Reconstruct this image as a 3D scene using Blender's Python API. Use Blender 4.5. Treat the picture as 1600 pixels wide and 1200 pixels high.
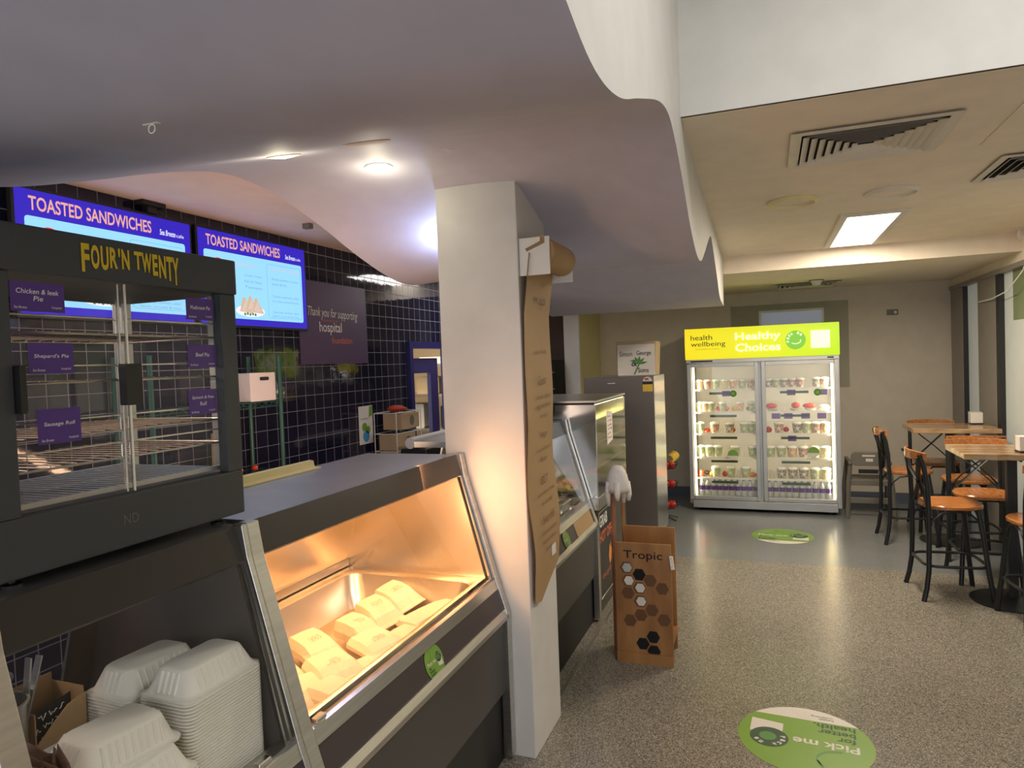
import bpy, math, random
from mathutils import Vector, Matrix
random.seed(7)
PI = math.pi
S = bpy.context.scene
for o in list(bpy.data.objects): bpy.data.objects.remove(o)
COL = S.collection

# ------------------------------------------------------------------ camera
d1 = Vector((400, -47, 1060)).normalized()
hv = Vector((1, -0.037, 0)).normalized()
up = d1.cross(hv).normalized()
if up.y > 0: up = -up
d2 = d1.cross(up).normalized()
if d2.x < 0: d2 = -d2
# rows of R take camera (x right, y down, z forward) to world
R = Matrix((d2, d1, up))
right = R @ Vector((1, 0, 0)); cup = R @ Vector((0, -1, 0)); back = R @ Vector((0, 0, -1))
cam = bpy.data.cameras.new('camera'); cam.sensor_fit = 'HORIZONTAL'; cam.sensor_width = 36.0
cam.lens = 1060 / 1600 * 36.0; cam.clip_start = 0.02; cam.clip_end = 100
co = bpy.data.objects.new('camera', cam); COL.objects.link(co)
M4 = Matrix((right, cup, back)).transposed().to_4x4(); M4.translation = Vector((0, 0, 1.70))
co.matrix_world = M4
S.camera = co
# ------------------------------------------------------------------ world, exposure
S.view_settings.view_transform = 'Standard'
try: S.view_settings.look = 'None'
except Exception: pass
S.view_settings.gamma = 1.0; S.view_settings.use_curve_mapping = False
S.view_settings.exposure = 0.22
w = bpy.data.worlds.new('world'); S.world = w; w.use_nodes = True
w.node_tree.nodes['Background'].inputs[0].default_value = (0.96, 0.97, 1.0, 1)
w.node_tree.nodes['Background'].inputs[1].default_value = 1.5

def area(name, loc, size, power, color, direction=(0, 0, -1), spread=PI):
    l = bpy.data.lights.new(name, 'AREA'); l.shape = 'RECTANGLE'; l.size, l.size_y = size
    l.energy = power; l.color = color; l.spread = spread
    o = bpy.data.objects.new(name, l); COL.objects.link(o); o.location = loc
    o.rotation_euler = Vector(direction).to_track_quat('-Z', 'Y').to_euler()
    return o
WARM = (1.0, 0.72, 0.42); CREAM = (1.0, 0.86, 0.55)
area('ceiling_panel_light', (0.65, 5.43, 2.553), (0.28, 1.10), 52, (1.0, 0.84, 0.66))
area('high_hall_light', (0.9, 1.2, 3.33), (0.9, 0.9), 32, (1.0, 0.95, 0.88))
area('heat_lamp_light', (-1.50, 2.02, 1.22), (0.10, 1.0), 7.2, (1.0, 0.52, 0.22))
area('heat_lamp_column_light', (-1.27, 2.30, 1.17), (0.05, 0.35), 3.2, (1.0, 0.50, 0.24), (0.30, 1, -0.10))
area('cooler_tube_light_left', (-0.74, 7.80, 0.90), (0.05, 1.4), 8, (1.0, 0.88, 0.60), (1, 0.35, 0))
area('cooler_tube_light_right', (0.585, 7.80, 0.90), (0.05, 1.4), 8, (1.0, 0.88, 0.60), (-1, 0.35, 0))
area('kitchen_far_light', (-2.45, 5.9, 2.57), (0.3, 0.9), 10, (0.95, 0.92, 0.9))
area('store_room_light', (-3.9, 6.6, 2.5), (0.5, 1.2), 30, (1.0, 0.85, 0.6))
def point(name, loc, power, color, r=0.05):
    l = bpy.data.lights.new(name, 'POINT'); l.energy = power; l.color = color; l.shadow_soft_size = r
    o = bpy.data.objects.new(name, l); COL.objects.link(o); o.location = loc; return o
point('kitchen_fill', (-2.5, 0.1, 2.25), 20, (1.0, 0.78, 0.62), 0.12)  # unseen fill without a fixture, added to brighten the kitchen ceiling
area('ceiling_uplight_fill', (-1.93, 2.7, 1.25), (0.1, 0.9), 7, (1.0, 0.60, 0.36), (-0.42, 0.25, 1))  # added upward light with no lamp of its own, warms the kitchen ceiling
point('downlight_glow', (-1.443, 2.394, 2.42), 1.2, (1.0, 0.90, 0.62), 0.03)
point('downlight_glow', (-1.50, 1.885, 2.34), 0.9, (1.0, 0.90, 0.62), 0.03)
point('cool_downlight_glow', (-1.46, 3.02, 2.26), 3.2, (0.50, 0.64, 1.0), 0.03)

# ------------------------------------------------------------------ materials
def nodes(m):
    m.use_nodes = True; nt = m.node_tree; return nt, nt.nodes, nt.links
def mat(name, col, rough=0.5, metal=0.0, emit=None, es=0.0, noise=0.0, nscale=8.0, bump=0.0, bscale=60.0, stretch=(1, 1, 1), coat=0.0, spec=0.5, col2=None):
    m = bpy.data.materials.new(name); nt, N, L = nodes(m); b = N['Principled BSDF']
    c = tuple(col) + (1,)
    b.inputs['Base Color'].default_value = c; b.inputs['Roughness'].default_value = rough
    b.inputs['Metallic'].default_value = metal; b.inputs['Coat Weight'].default_value = coat
    b.inputs['Specular IOR Level'].default_value = spec
    tc = N.new('ShaderNodeTexCoord'); mp = N.new('ShaderNodeMapping'); mp.inputs['Scale'].default_value = stretch
    L.new(tc.outputs['Object'], mp.inputs['Vector'])
    n = N.new('ShaderNodeTexNoise'); n.inputs['Scale'].default_value = nscale; n.inputs['Detail'].default_value = 5
    L.new(mp.outputs[0], n.inputs['Vector'])
    mx = N.new('ShaderNodeMix'); mx.data_type = 'RGBA'
    k = noise if noise else 0.06
    cc = col2 if col2 else tuple(v * (1 - k) for v in col)
    mx.inputs['A'].default_value = c; mx.inputs['B'].default_value = tuple(cc) + (1,)
    rmp = N.new('ShaderNodeMapRange'); rmp.inputs['From Min'].default_value = 0.35; rmp.inputs['From Max'].default_value = 0.65
    L.new(n.outputs['Fac'], rmp.inputs['Value']); L.new(rmp.outputs[0], mx.inputs['Factor'])
    L.new(mx.outputs['Result'], b.inputs['Base Color'])
    if bump:
        n2 = N.new('ShaderNodeTexNoise'); n2.inputs['Scale'].default_value = bscale; L.new(mp.outputs[0], n2.inputs['Vector'])
        bp = N.new('ShaderNodeBump'); bp.inputs['Strength'].default_value = bump; bp.inputs['Distance'].default_value = 0.01
        L.new(n2.outputs['Fac'], bp.inputs['Height']); L.new(bp.outputs[0], b.inputs['Normal'])
    if emit:
        b.inputs['Emission Color'].default_value = tuple(emit) + (1,); b.inputs['Emission Strength'].default_value = es
    return m
def glow(name, col, s):
    m = mat(name, tuple(v * 0.3 for v in col), 0.5, 0, col, s); return m
def glass(name, tint=(1, 1, 1), refl=0.0, rough=0.0):
    m = bpy.data.materials.new(name); nt, N, L = nodes(m)
    N.remove(N['Principled BSDF']); out = N['Material Output']
    t = N.new('ShaderNodeBsdfTransparent'); t.inputs[0].default_value = tuple(tint) + (1,)
    g = N.new('ShaderNodeBsdfGlossy'); g.inputs['Roughness'].default_value = rough
    fr = N.new('ShaderNodeFresnel'); fr.inputs[0].default_value = 1.45
    mr = N.new('ShaderNodeMapRange'); mr.inputs['To Min'].default_value = refl; mr.inputs['To Max'].default_value = 0.9
    ge = N.new('ShaderNodeNewGeometry'); sb = N.new('ShaderNodeMath'); sb.operation = 'SUBTRACT'; sb.inputs[0].default_value = 1.0; L.new(ge.outputs['Backfacing'], sb.inputs[1])
    ml = N.new('ShaderNodeMath'); ml.operation = 'MULTIPLY'; L.new(fr.outputs[0], ml.inputs[0]); L.new(sb.outputs[0], ml.inputs[1]); L.new(ml.outputs[0], mr.inputs['Value'])
    mx = N.new('ShaderNodeMixShader'); L.new(mr.outputs[0], mx.inputs[0]); L.new(t.outputs[0], mx.inputs[1]); L.new(g.outputs[0], mx.inputs[2])
    L.new(mx.outputs[0], out.inputs[0]); return m
def wood(name, c1, c2, sc=6.0, stretch=(1, 12, 12), rough=0.35):
    return mat(name, c1, rough, col2=c2, noise=0.4, nscale=sc, stretch=stretch)
def terrazzo(name, base, darkc, lightc, rough, scale=170):
    m = bpy.data.materials.new(name); nt, N, L = nodes(m); b = N['Principled BSDF']
    tc = N.new('ShaderNodeTexCoord')
    v = N.new('ShaderNodeTexVoronoi'); v.inputs['Scale'].default_value = scale; L.new(tc.outputs['Object'], v.inputs['Vector'])
    cr = N.new('ShaderNodeValToRGB'); L.new(v.outputs['Color'], cr.inputs[0])
    e = cr.color_ramp.elements; e[0].position = 0.0; e[0].color = tuple(darkc) + (1,); e[1].position = 1.0; e[1].color = tuple(lightc) + (1,)
    for p, c in ((0.28, darkc), (0.36, base), (0.7, base), (0.78, lightc)):
        x = e.new(p); x.color = tuple(c) + (1,)
    n = N.new('ShaderNodeTexNoise'); n.inputs['Scale'].default_value = 1.3; L.new(tc.outputs['Object'], n.inputs['Vector'])
    mx = N.new('ShaderNodeMix'); mx.data_type = 'RGBA'; mx.blend_type = 'MULTIPLY'; mx.inputs['Factor'].default_value = 0.25
    L.new(cr.outputs[0], mx.inputs['A']); L.new(n.outputs['Fac'], mx.inputs['B']); L.new(mx.outputs['Result'], b.inputs['Base Color'])
    mr = N.new('ShaderNodeMapRange'); mr.inputs['To Min'].default_value = rough - 0.06; mr.inputs['To Max'].default_value = rough + 0.1
    L.new(n.outputs['Fac'], mr.inputs['Value']); L.new(mr.outputs[0], b.inputs['Roughness'])
    return m
def tiles(name):
    m = bpy.data.materials.new(name); nt, N, L = nodes(m); b = N['Principled BSDF']
    tc = N.new('ShaderNodeTexCoord'); sp = N.new('ShaderNodeSeparateXYZ'); cb = N.new('ShaderNodeCombineXYZ')
    L.new(tc.outputs['Object'], sp.inputs[0])
    ay = N.new('ShaderNodeMath'); ay.inputs[1].default_value = -0.085 + 10; L.new(sp.outputs['Y'], ay.inputs[0])
    az = N.new('ShaderNodeMath'); az.inputs[1].default_value = -0.030 + 10; L.new(sp.outputs['Z'], az.inputs[0])
    L.new(ay.outputs[0], cb.inputs[0]); L.new(az.outputs[0], cb.inputs[1])
    br = N.new('ShaderNodeTexBrick'); br.offset = 0.0; br.squash = 1.0
    br.inputs['Scale'].default_value = 1.0; br.inputs['Brick Width'].default_value = 0.1; br.inputs['Row Height'].default_value = 0.1
    br.inputs['Mortar Size'].default_value = 0.0022; br.inputs['Mortar Smooth'].default_value = 0.1; br.inputs['Bias'].default_value = 0
    br.inputs['Color1'].default_value = (0.010, 0.011, 0.028, 1); br.inputs['Color2'].default_value = (0.014, 0.014, 0.036, 1); br.inputs['Mortar'].default_value = (0.22, 0.21, 0.25, 1)
    L.new(cb.outputs[0], br.inputs['Vector']); L.new(br.outputs['Color'], b.inputs['Base Color'])
    mr = N.new('ShaderNodeMapRange'); mr.inputs['To Min'].default_value = 0.06; mr.inputs['To Max'].default_value = 0.7
    L.new(br.outputs['Fac'], mr.inputs['Value']); L.new(mr.outputs[0], b.inputs['Roughness'])
    n = N.new('ShaderNodeTexNoise'); n.inputs['Scale'].default_value = 9; L.new(cb.outputs[0], n.inputs['Vector'])
    ad = N.new('ShaderNodeMath'); ad.operation = 'SUBTRACT'; L.new(n.outputs['Fac'], ad.inputs[0]); L.new(br.outputs['Fac'], ad.inputs[1])
    bp = N.new('ShaderNodeBump'); bp.inputs['Strength'].default_value = 0.25; bp.inputs['Distance'].default_value = 0.004
    L.new(ad.outputs[0], bp.inputs['Height']); L.new(bp.outputs[0], b.inputs['Normal'])
    return m
M = dict(
    soffit=mat('lilac_lit_ceiling', (0.54, 0.53, 0.64), 0.6), soffit_side=mat('white_fascia_paint', (0.62, 0.62, 0.60), 0.6),  # soffit: lilac cast of the screen light put into a white underside
    ceil=mat('ceiling_paint', (0.86, 0.76, 0.63), 0.7), kceil=mat('warm_lit_ceiling', (0.85, 0.68, 0.60), 0.7),  # kceil: warm heat lamp glow put into the ceiling colour
    wall=mat('tan_wall_paint', (0.60, 0.54, 0.44), 0.6), white=mat('white_paint', (0.75, 0.75, 0.73), 0.5),
    olive=mat('yellow_lit_wall', (0.60, 0.55, 0.28), 0.6), col=mat('column_paint', (0.70, 0.69, 0.67), 0.45),  # olive: yellow glow of the cooler header put into the wall colour
    terrazzo=terrazzo('terrazzo', (0.27, 0.245, 0.20), (0.11, 0.10, 0.088), (0.46, 0.425, 0.35), 0.22, 230),
    vinyl=terrazzo('grey_vinyl', (0.21, 0.225, 0.23), (0.175, 0.19, 0.20), (0.25, 0.265, 0.265), 0.20, 300),
    kerb=mat('grey_screed', (0.30, 0.29, 0.27), 0.35), skirt=mat('blue_grey_skirting', (0.10, 0.12, 0.16), 0.4),
    tile=tiles('navy_tiles'), steel=mat('brushed_steel', (0.62, 0.61, 0.58), 0.28, 1.0, noise=0.12, nscale=4, stretch=(1, 1, 30)),
    steel_soft=mat('satin_steel', (0.55, 0.55, 0.53), 0.42, 1.0, noise=0.1, nscale=5), chrome=mat('chrome', (0.8, 0.8, 0.78), 0.12, 1.0),
    fridge=mat('dark_steel_door', (0.20, 0.18, 0.165), 0.42, 0.6), charcoal=mat('charcoal_powder_coat', (0.046, 0.054, 0.060), 0.45, bump=0.15, bscale=500),
    fascia=mat('black_brown_laminate', (0.022, 0.017, 0.015), 0.35), panel=mat('dark_brown_panel', (0.055, 0.042, 0.042), 0.38),
    panel2=mat('grey_brown_panel', (0.060, 0.055, 0.050), 0.42), black=mat('black_plastic', (0.012, 0.012, 0.013), 0.4),
    blackmetal=mat('black_steel', (0.016, 0.018, 0.02), 0.38, 0.3), kick=mat('kickboard', (0.010, 0.010, 0.011), 0.5),
    glass=glass('clear_glass'), glass_y=glass('yellow_reflection_acrylic', (0.93, 0.90, 0.66), 0.22, 0.08), glass_d=glass('cooler_glass', refl=0.03),  # glass_y: yellow reflections on a clear front put into its tint
    purple=mat('purple_card', (0.085, 0.030, 0.25), 0.35), poster=mat('plum_poster', (0.085, 0.045, 0.13), 0.5),
    wtext=mat('white_print', (0.85, 0.85, 0.85), 0.5), ytext=mat('yellow_print', (0.75, 0.55, 0.02), 0.5), otext=mat('orange_print', (0.75, 0.18, 0.08), 0.5),
    ink=mat('black_ink', (0.02, 0.02, 0.02), 0.5), dgreen=mat('dark_green_print', (0.015, 0.06, 0.02), 0.5), green=mat('green_vinyl_sticker', (0.19, 0.36, 0.045), 0.35),
    green2=mat('mid_green_print', (0.08, 0.25, 0.05), 0.4), cream=mat('cream_print', (0.72, 0.68, 0.62), 0.5), redprint=mat('red_print', (0.5, 0.02, 0.04), 0.5),
    kraft=mat('kraft_paper', (0.42, 0.27, 0.13), 0.65, noise=0.1, nscale=3), kraftbox=mat('kraft_card', (0.48, 0.36, 0.22), 0.7),
    bag=mat('white_paper_bag', (0.80, 0.70, 0.52), 0.7, bump=0.25, bscale=30), pulp=mat('sugarcane_pulp', (0.82, 0.81, 0.72), 0.6, bump=0.08, bscale=300),
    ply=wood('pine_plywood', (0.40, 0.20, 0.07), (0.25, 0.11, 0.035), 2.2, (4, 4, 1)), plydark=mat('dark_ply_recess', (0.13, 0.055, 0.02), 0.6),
    seatwood=wood('oiled_seat_wood', (0.50, 0.20, 0.055), (0.33, 0.11, 0.03), 5, (2, 14, 10), 0.22),
    tablewood=wood('live_edge_table_wood', (0.46, 0.32, 0.17), (0.22, 0.12, 0.06), 2.2, (1.2, 7, 7), 0.22),
    pole=wood('pole_wood', (0.36, 0.14, 0.06), (0.26, 0.09, 0.04), 5, (8, 8, 1)), cloth=mat('white_cloth', (0.78, 0.73, 0.68), 0.9, bump=0.4, bscale=80),
    peach_plastic=mat('white_plastic', (0.80, 0.74, 0.74), 0.45), rack=mat('green_epoxy_wire', (0.03, 0.10, 0.085), 0.4, 0.3), red=mat('red_cloth', (0.45, 0.05, 0.02), 0.8),
    blueframe=mat('royal_blue_frame', (0.022, 0.020, 0.13), 0.4), purpleleaf=mat('violet_door_paint', (0.05, 0.04, 0.16), 0.4),
    greyplastic=mat('grey_brown_plastic', (0.17, 0.155, 0.13), 0.5), mullion=mat('grey_mullion', (0.30, 0.27, 0.245), 0.45, 0.2),
    winglass=glass('window_glass', (0.9, 0.95, 0.9), 0.08, 0.05), frost=mat('frosted_film', (0.56, 0.59, 0.53), 0.3, emit=(0.80, 0.82, 0.76), es=0.11),
    frostgreen=mat('green_window_patch', (0.22, 0.28, 0.14), 0.3), whitein=mat('cooler_white_liner', (0.80, 0.76, 0.66), 0.4),
    apple=mat('red_apple_skin', (0.55, 0.03, 0.02), 0.3), tomato=mat('tomato_skin', (0.70, 0.06, 0.02), 0.25), orange=mat('orange_peel', (0.85, 0.30, 0.02), 0.4),
    banana=mat('banana_peel', (0.75, 0.52, 0.06), 0.4), lime=mat('lettuce_green', (0.22, 0.40, 0.04), 0.5), brown=mat('brown_card', (0.10, 0.05, 0.03), 0.6),
    cupclear=mat('clear_cup', (0.62, 0.62, 0.50), 0.25), lidclear=mat('cup_lid', (0.85, 0.87, 0.80), 0.2), water=mat('water_bottle_plastic', (0.46, 0.49, 0.48), 0.12), 
    bluecap=mat('blue_cap', (0.05, 0.30, 0.60), 0.4), plabel=mat('purple_bottle_label', (0.10, 0.03, 0.20), 0.4),
    amber=mat('warm_lit_steel', (0.72, 0.64, 0.54), 0.30, 1.0, noise=0.10, nscale=3), yellowstrip=mat('cream_plastic_and_rim_glow', (0.80, 0.72, 0.36), 0.4),  # amber: plain steel with the orange lamp light put into its colour
    grille=mat('white_grille', (0.74, 0.70, 0.62), 0.5), dark=mat('dark_void', (0.006, 0.006, 0.006), 0.9), backwall=mat('brown_wall', (0.16, 0.11, 0.085), 0.7),
)
M['tvblue'] = glow('screen_blue', (0.025, 0.012, 0.42), 1.0); M['tvlight'] = glow('screen_pale_blue', (0.27, 0.60, 0.88), 1.0)
M['tvtext'] = glow('screen_salmon_text', (0.85, 0.42, 0.35), 0.8); M['tvred'] = glow('screen_red', (0.75, 0.03, 0.05), 0.9); M['tvgrey'] = glow('screen_grey_text', (0.16, 0.34, 0.50), 0.8)
M['tvwhite'] = glow('screen_white_text', (0.8, 0.8, 0.95), 0.9); M['tvorange'] = glow('screen_orange_text', (0.62, 0.50, 0.45), 0.9)
M['tvbread'] = glow('screen_bread', (0.62, 0.42, 0.25), 0.9); M['tvgreen'] = glow('screen_salad', (0.10, 0.25, 0.05), 0.8)
M['lamp'] = glow('lamp_face', (1.0, 0.90, 0.60), 9.0); M['panellamp'] = glow('panel_lamp_face', (1.0, 0.96, 0.82), 4.0); M['tube'] = glow('cooler_tube', (1.0, 0.90, 0.62), 3.5)
M['heat'] = glow('heat_element', (1.0, 0.42, 0.12), 2.0); M['bluelamp'] = glow('cool_lamp_face', (0.7, 0.8, 1.0), 6.0)
M['wire'] = mat('bright_wire', (0.70, 0.66, 0.58), 0.25, 1.0)

# lime header with a printed yellow to green gradient across its width
def header_mat():
    m = bpy.data.materials.new('lime_header_print'); nt, N, L = nodes(m); b = N['Principled BSDF']
    tc = N.new('ShaderNodeTexCoord'); sp = N.new('ShaderNodeSeparateXYZ'); L.new(tc.outputs['Object'], sp.inputs[0])
    mr = N.new('ShaderNodeMapRange'); mr.inputs['From Min'].default_value = -0.75; mr.inputs['From Max'].default_value = 0.75; L.new(sp.outputs['X'], mr.inputs['Value'])
    mx = N.new('ShaderNodeMix'); mx.data_type = 'RGBA'; mx.inputs['A'].default_value = (0.80, 0.66, 0.015, 1); mx.inputs['B'].default_value = (0.42, 0.66, 0.02, 1)
    L.new(mr.outputs[0], mx.inputs['Factor']); L.new(mx.outputs['Result'], b.inputs['Base Color']); L.new(mx.outputs['Result'], b.inputs['Emission Color'])
    b.inputs['Emission Strength'].default_value = 0.70; return m
M['header'] = header_mat()
M['hwhite'] = glow('header_white_print', (0.95, 0.95, 0.60), 1.0); M['hgreen'] = glow('header_green_print', (0.20, 0.52, 0.05), 0.9)

# ------------------------------------------------------------------ mesh helpers
def wloc(o):
    p = Vector((0, 0, 0))
    while o: p += o.location; o = o.parent
    return p
class MB:
    def __init__(s): s.v = []; s.f = []
    def add(s, vs, fs):
        k = len(s.v); s.v += [Vector(v) for v in vs]; s.f += [tuple(i + k for i in f) for f in fs]; return s
    def box(s, x0, x1, y0, y1, z0, z1):
        return s.add([(x0, y0, z0), (x1, y0, z0), (x1, y1, z0), (x0, y1, z0), (x0, y0, z1), (x1, y0, z1), (x1, y1, z1), (x0, y1, z1)],
                     [(0, 3, 2, 1), (4, 5, 6, 7), (0, 1, 5, 4), (1, 2, 6, 5), (2, 3, 7, 6), (3, 0, 4, 7)])
    def prism(s, poly, origin, u, v, depth):
        """2-D polygon laid out along u, v from origin and pushed through along depth (a vector)"""
        origin, u, v, depth = map(Vector, (origin, u, v, depth)); n = len(poly)
        a = [origin + u * p[0] + v * p[1] for p in poly]
        return s.add(a + [p + depth for p in a], [tuple(range(n))[::-1], tuple(range(n, 2 * n))] + [(i, (i + 1) % n, n + (i + 1) % n, n + i) for i in range(n)])
    def tube(s, pts, r, n=8, closed=False, flat=1.0, rs=None):
        pts = [Vector(p) for p in pts]; m = len(pts); k = len(s.v); up0 = None
        for i, p in enumerate(pts):
            a = pts[(i - 1) % m] if (i > 0 or closed) else p; b = pts[(i + 1) % m] if (i < m - 1 or closed) else p
            t = (b - a)
            if t.length < 1e-9: t = Vector((0, 0, 1))
            t.normalize()
            if up0 is None:
                up0 = Vector((0, 0, 1)) if abs(t.z) < 0.9 else Vector((1, 0, 0))
            x = t.cross(up0)
            if x.length < 1e-4: x = t.cross(Vector((0, 1, 0)))
            x.normalize(); y = x.cross(t).normalized(); up0 = y
            rr = rs[i] if rs else r
            for j in range(n):
                an = 2 * PI * j / n; s.v.append(p + x * math.cos(an) * rr + y * math.sin(an) * rr * flat)
        for i in range(m if closed else m - 1):
            for j in range(n):
                a = k + i * n + j; b = k + i * n + (j + 1) % n; c = k + ((i + 1) % m) * n + (j + 1) % n; d = k + ((i + 1) % m) * n + j
                s.f.append((a, b, c, d))
        if not closed:
            s.f.append(tuple(k + j for j in range(n))[::-1]); s.f.append(tuple(k + (m - 1) * n + j for j in range(n)))
        return s
    def lathe(s, prof, c=(0, 0, 0), n=20, sx=1, sy=1, cap=True):
        k = len(s.v); c = Vector(c)
        for r, z in prof:
            for j in range(n):
                a = 2 * PI * j / n; s.v.append(c + Vector((r * math.cos(a) * sx, r * math.sin(a) * sy, z)))
        for i in range(len(prof) - 1):
            for j in range(n):
                s.f.append((k + i * n + j, k + i * n + (j + 1) % n, k + (i + 1) * n + (j + 1) % n, k + (i + 1) * n + j))
        if cap:
            s.f.append(tuple(k + j for j in range(n))[::-1]); s.f.append(tuple(k + (len(prof) - 1) * n + j for j in range(n)))
        return s
    def ball(s, c, r, sz=1.0, sx=1.0, sy=1.0, n=12, m=8):
        prof = [(max(1e-4, r * math.sin(PI * i / m)), -r * sz * math.cos(PI * i / m)) for i in range(m + 1)]
        return s.lathe(prof, c, n, sx, sy)
    def loops(s, ls, cap0=True, cap1=True):
        k = len(s.v); n = len(ls[0])
        for l in ls: s.v += [Vector(p) for p in l]
        for i in range(len(ls) - 1):
            for j in range(n): s.f.append((k + i * n + j, k + i * n + (j + 1) % n, k + (i + 1) * n + (j + 1) % n, k + (i + 1) * n + j))
        if cap0: s.f.append(tuple(k + j for j in range(n))[::-1])
        if cap1: s.f.append(tuple(k + (len(ls) - 1) * n + j for j in range(n)))
        return s
    def turn(s, ang, c=(0, 0, 0), axis='Z'):
        m = Matrix.Rotation(ang, 3, axis); c = Vector(c); s.v = [m @ (p - c) + c for p in s.v]; return s
    def build(s, name, m, parent=None, bevel=0.0, smooth=False, origin=True, seg=2):
        off = wloc(parent) if parent else Vector((0, 0, 0))
        me = bpy.data.meshes.new(name); o = bpy.data.objects.new(name, me); COL.objects.link(o)
        if parent is None and origin:
            xs = [p.x for p in s.v]; ys = [p.y for p in s.v]; zs = [p.z for p in s.v]
            off = Vector(((min(xs) + max(xs)) / 2, (min(ys) + max(ys)) / 2, min(zs))); o.location = off
        me.from_pydata([tuple(p - off) for p in s.v], [], s.f); me.validate(); me.update()
        import bmesh
        bm = bmesh.new(); bm.from_mesh(me); bmesh.ops.recalc_face_normals(bm, faces=bm.faces); bm.to_mesh(me); bm.free()
        me.materials.append(M[m] if isinstance(m, str) else m)
        if parent: o.parent = parent
        if bevel:
            b = o.modifiers.new('bevel', 'BEVEL'); b.width = bevel; b.segments = seg; b.limit_method = 'ANGLE'
        if smooth:
            for p in me.polygons: p.use_smooth = True
            if smooth != 'all':
                try: me.set_sharp_from_angle(angle=math.radians(40))
                except Exception: pass
        return o
def box(name, m, b, parent=None, bevel=0.0, **k): return MB().box(*b).build(name, m, parent, bevel, **k)
def tag(o, label=None, cat=None, group=None, kind=None):
    if label: o['label'] = label
    if cat: o['category'] = cat
    if group: o['group'] = group
    if kind: o['kind'] = kind
    return o
def thing(name, label, cat, loc=(0, 0, 0), rz=0.0, group=None):
    o = bpy.data.objects.new(name, None); COL.objects.link(o); o.empty_display_size = 0.1
    o.location = loc; o.rotation_euler = (0, 0, rz); return tag(o, label, cat, group)
def struct(name, m, mb, label=None, parent=None, **k):
    o = mb.build(name, m, parent, origin=False, **k); tag(o, label, None, None, 'structure'); return o
def dup(o, parent=None):
    c = o.copy(); COL.objects.link(c)
    if parent: c.parent = parent
    for ch in list(o.children): dup(ch, c)
    return c
def rrect(x0, x1, y0, y1, r, n=5):
    p = []
    for cx, cy, a0 in ((x1 - r, y1 - r, 0), (x0 + r, y1 - r, 90), (x0 + r, y0 + r, 180), (x1 - r, y0 + r, 270)):
        for i in range(n + 1):
            a = math.radians(a0 + 90 * i / n); p.append((cx + r * math.cos(a), cy + r * math.sin(a)))
    return p
def circle(cx, cy, r, n=32, a0=0, a1=360):
    return [(cx + r * math.cos(math.radians(a0 + (a1 - a0) * i / n)), cy + r * math.sin(math.radians(a0 + (a1 - a0) * i / n))) for i in range(n if a1 - a0 == 360 else n + 1)]
TXC = {}
def text_verts(s, bold=0.0, shear=0.0):
    key = (s, bold, shear)
    if key in TXC: return TXC[key]
    cu = bpy.data.curves.new('t', 'FONT'); cu.body = s; cu.offset = bold; cu.shear = shear; cu.resolution_u = 3; cu.size = 1
    o = bpy.data.objects.new('t', cu); COL.objects.link(o); bpy.context.view_layer.update()
    dg = bpy.context.evaluated_depsgraph_get(); me = bpy.data.meshes.new_from_object(o.evaluated_get(dg))
    vs = [tuple(v.co) for v in me.vertices]; fs = [tuple(p.vertices) for p in me.polygons]
    bpy.data.objects.remove(o); bpy.data.curves.remove(cu); bpy.data.meshes.remove(me)
    TXC[key] = (vs, fs); return vs, fs
def text(mb, s, o, u, v, w, h, bold=0.0, shear=0.0, rot=0.0):
    """letters fitted in a w x h rectangle whose lower left corner is o"""
    vs, fs = text_verts(s, bold, shear)
    if not vs: return mb
    x0 = min(p[0] for p in vs); x1 = max(p[0] for p in vs); y0 = min(p[1] for p in vs); y1 = max(p[1] for p in vs)
    o, u, v = Vector(o), Vector(u), Vector(v); c, sn = math.cos(rot), math.sin(rot)
    out = []
    for p in vs:
        a = (p[0] - x0) / (x1 - x0) * w; b = (p[1] - y0) / (y1 - y0) * h
        a, b = a * c - b * sn, a * sn + b * c
        out.append(o + u * a + v * b)
    return mb.add(out, fs)
def scribble(mb, o, u, v, w, h, rows, seed, r=0.0011, slope=0.0):
    """handwriting too small to read: wandering pen strokes"""
    rnd = random.Random(seed); o, u, v = Vector(o), Vector(u), Vector(v)
    for k in range(rows):
        y = h * (1 - (k + 0.5) / rows); x = rnd.uniform(0, 0.15) * w; end = w * rnd.uniform(0.75, 1.0)
        while x < end:
            L = rnd.uniform(0.14, 0.3) * w; pts = []; q = 0; st = min(L, end - x)
            while q < st:
                pts.append(o + u * (x + q) + v * (y + slope * (x + q) + rnd.uniform(-0.3, 0.3) * h / rows)); q += min(h / rows * 0.28, w * 0.045)
            if len(pts) > 2: mb.tube(pts, r, 4)
            x += L + 0.05 * w
    return mb
NX = Vector((1, 0, 0)); NY = Vector((0, 1, 0)); NZ = Vector((0, 0, 1))

# ------------------------------------------------------------------ room shell
struct('floor', 'terrazzo', MB().add([(-4.8, -3, 0), (2.4, -3, 0), (2.4, 5.86, 0), (-4.8, 5.86, 0), (-4.8, -3, -.1), (2.4, -3, -.1), (2.4, 5.86, -.1), (-4.8, 5.86, -.1)],
    [(0, 1, 2, 3), (7, 6, 5, 4), (0, 4, 5, 1), (1, 5, 6, 2), (2, 6, 7, 3), (3, 7, 4, 0)]), 'speckled beige and grey terrazzo floor')
struct('floor', 'vinyl', MB().box(-4.8, 2.4, 5.86, 8.6, -.1, 0), 'smooth blue grey floor in front of the drinks cooler')
struct('trim_1', 'steel_soft', MB().box(-1.036, -1.022, 3.08, 5.9, 0, 0.006), 'shiny metal edge strip in the floor beside the counters')
struct('wall_far', 'wall', MB().box(-4.8, 2.4, 8.45, 8.6, 0, 3.5), 'tan painted far wall')
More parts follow.
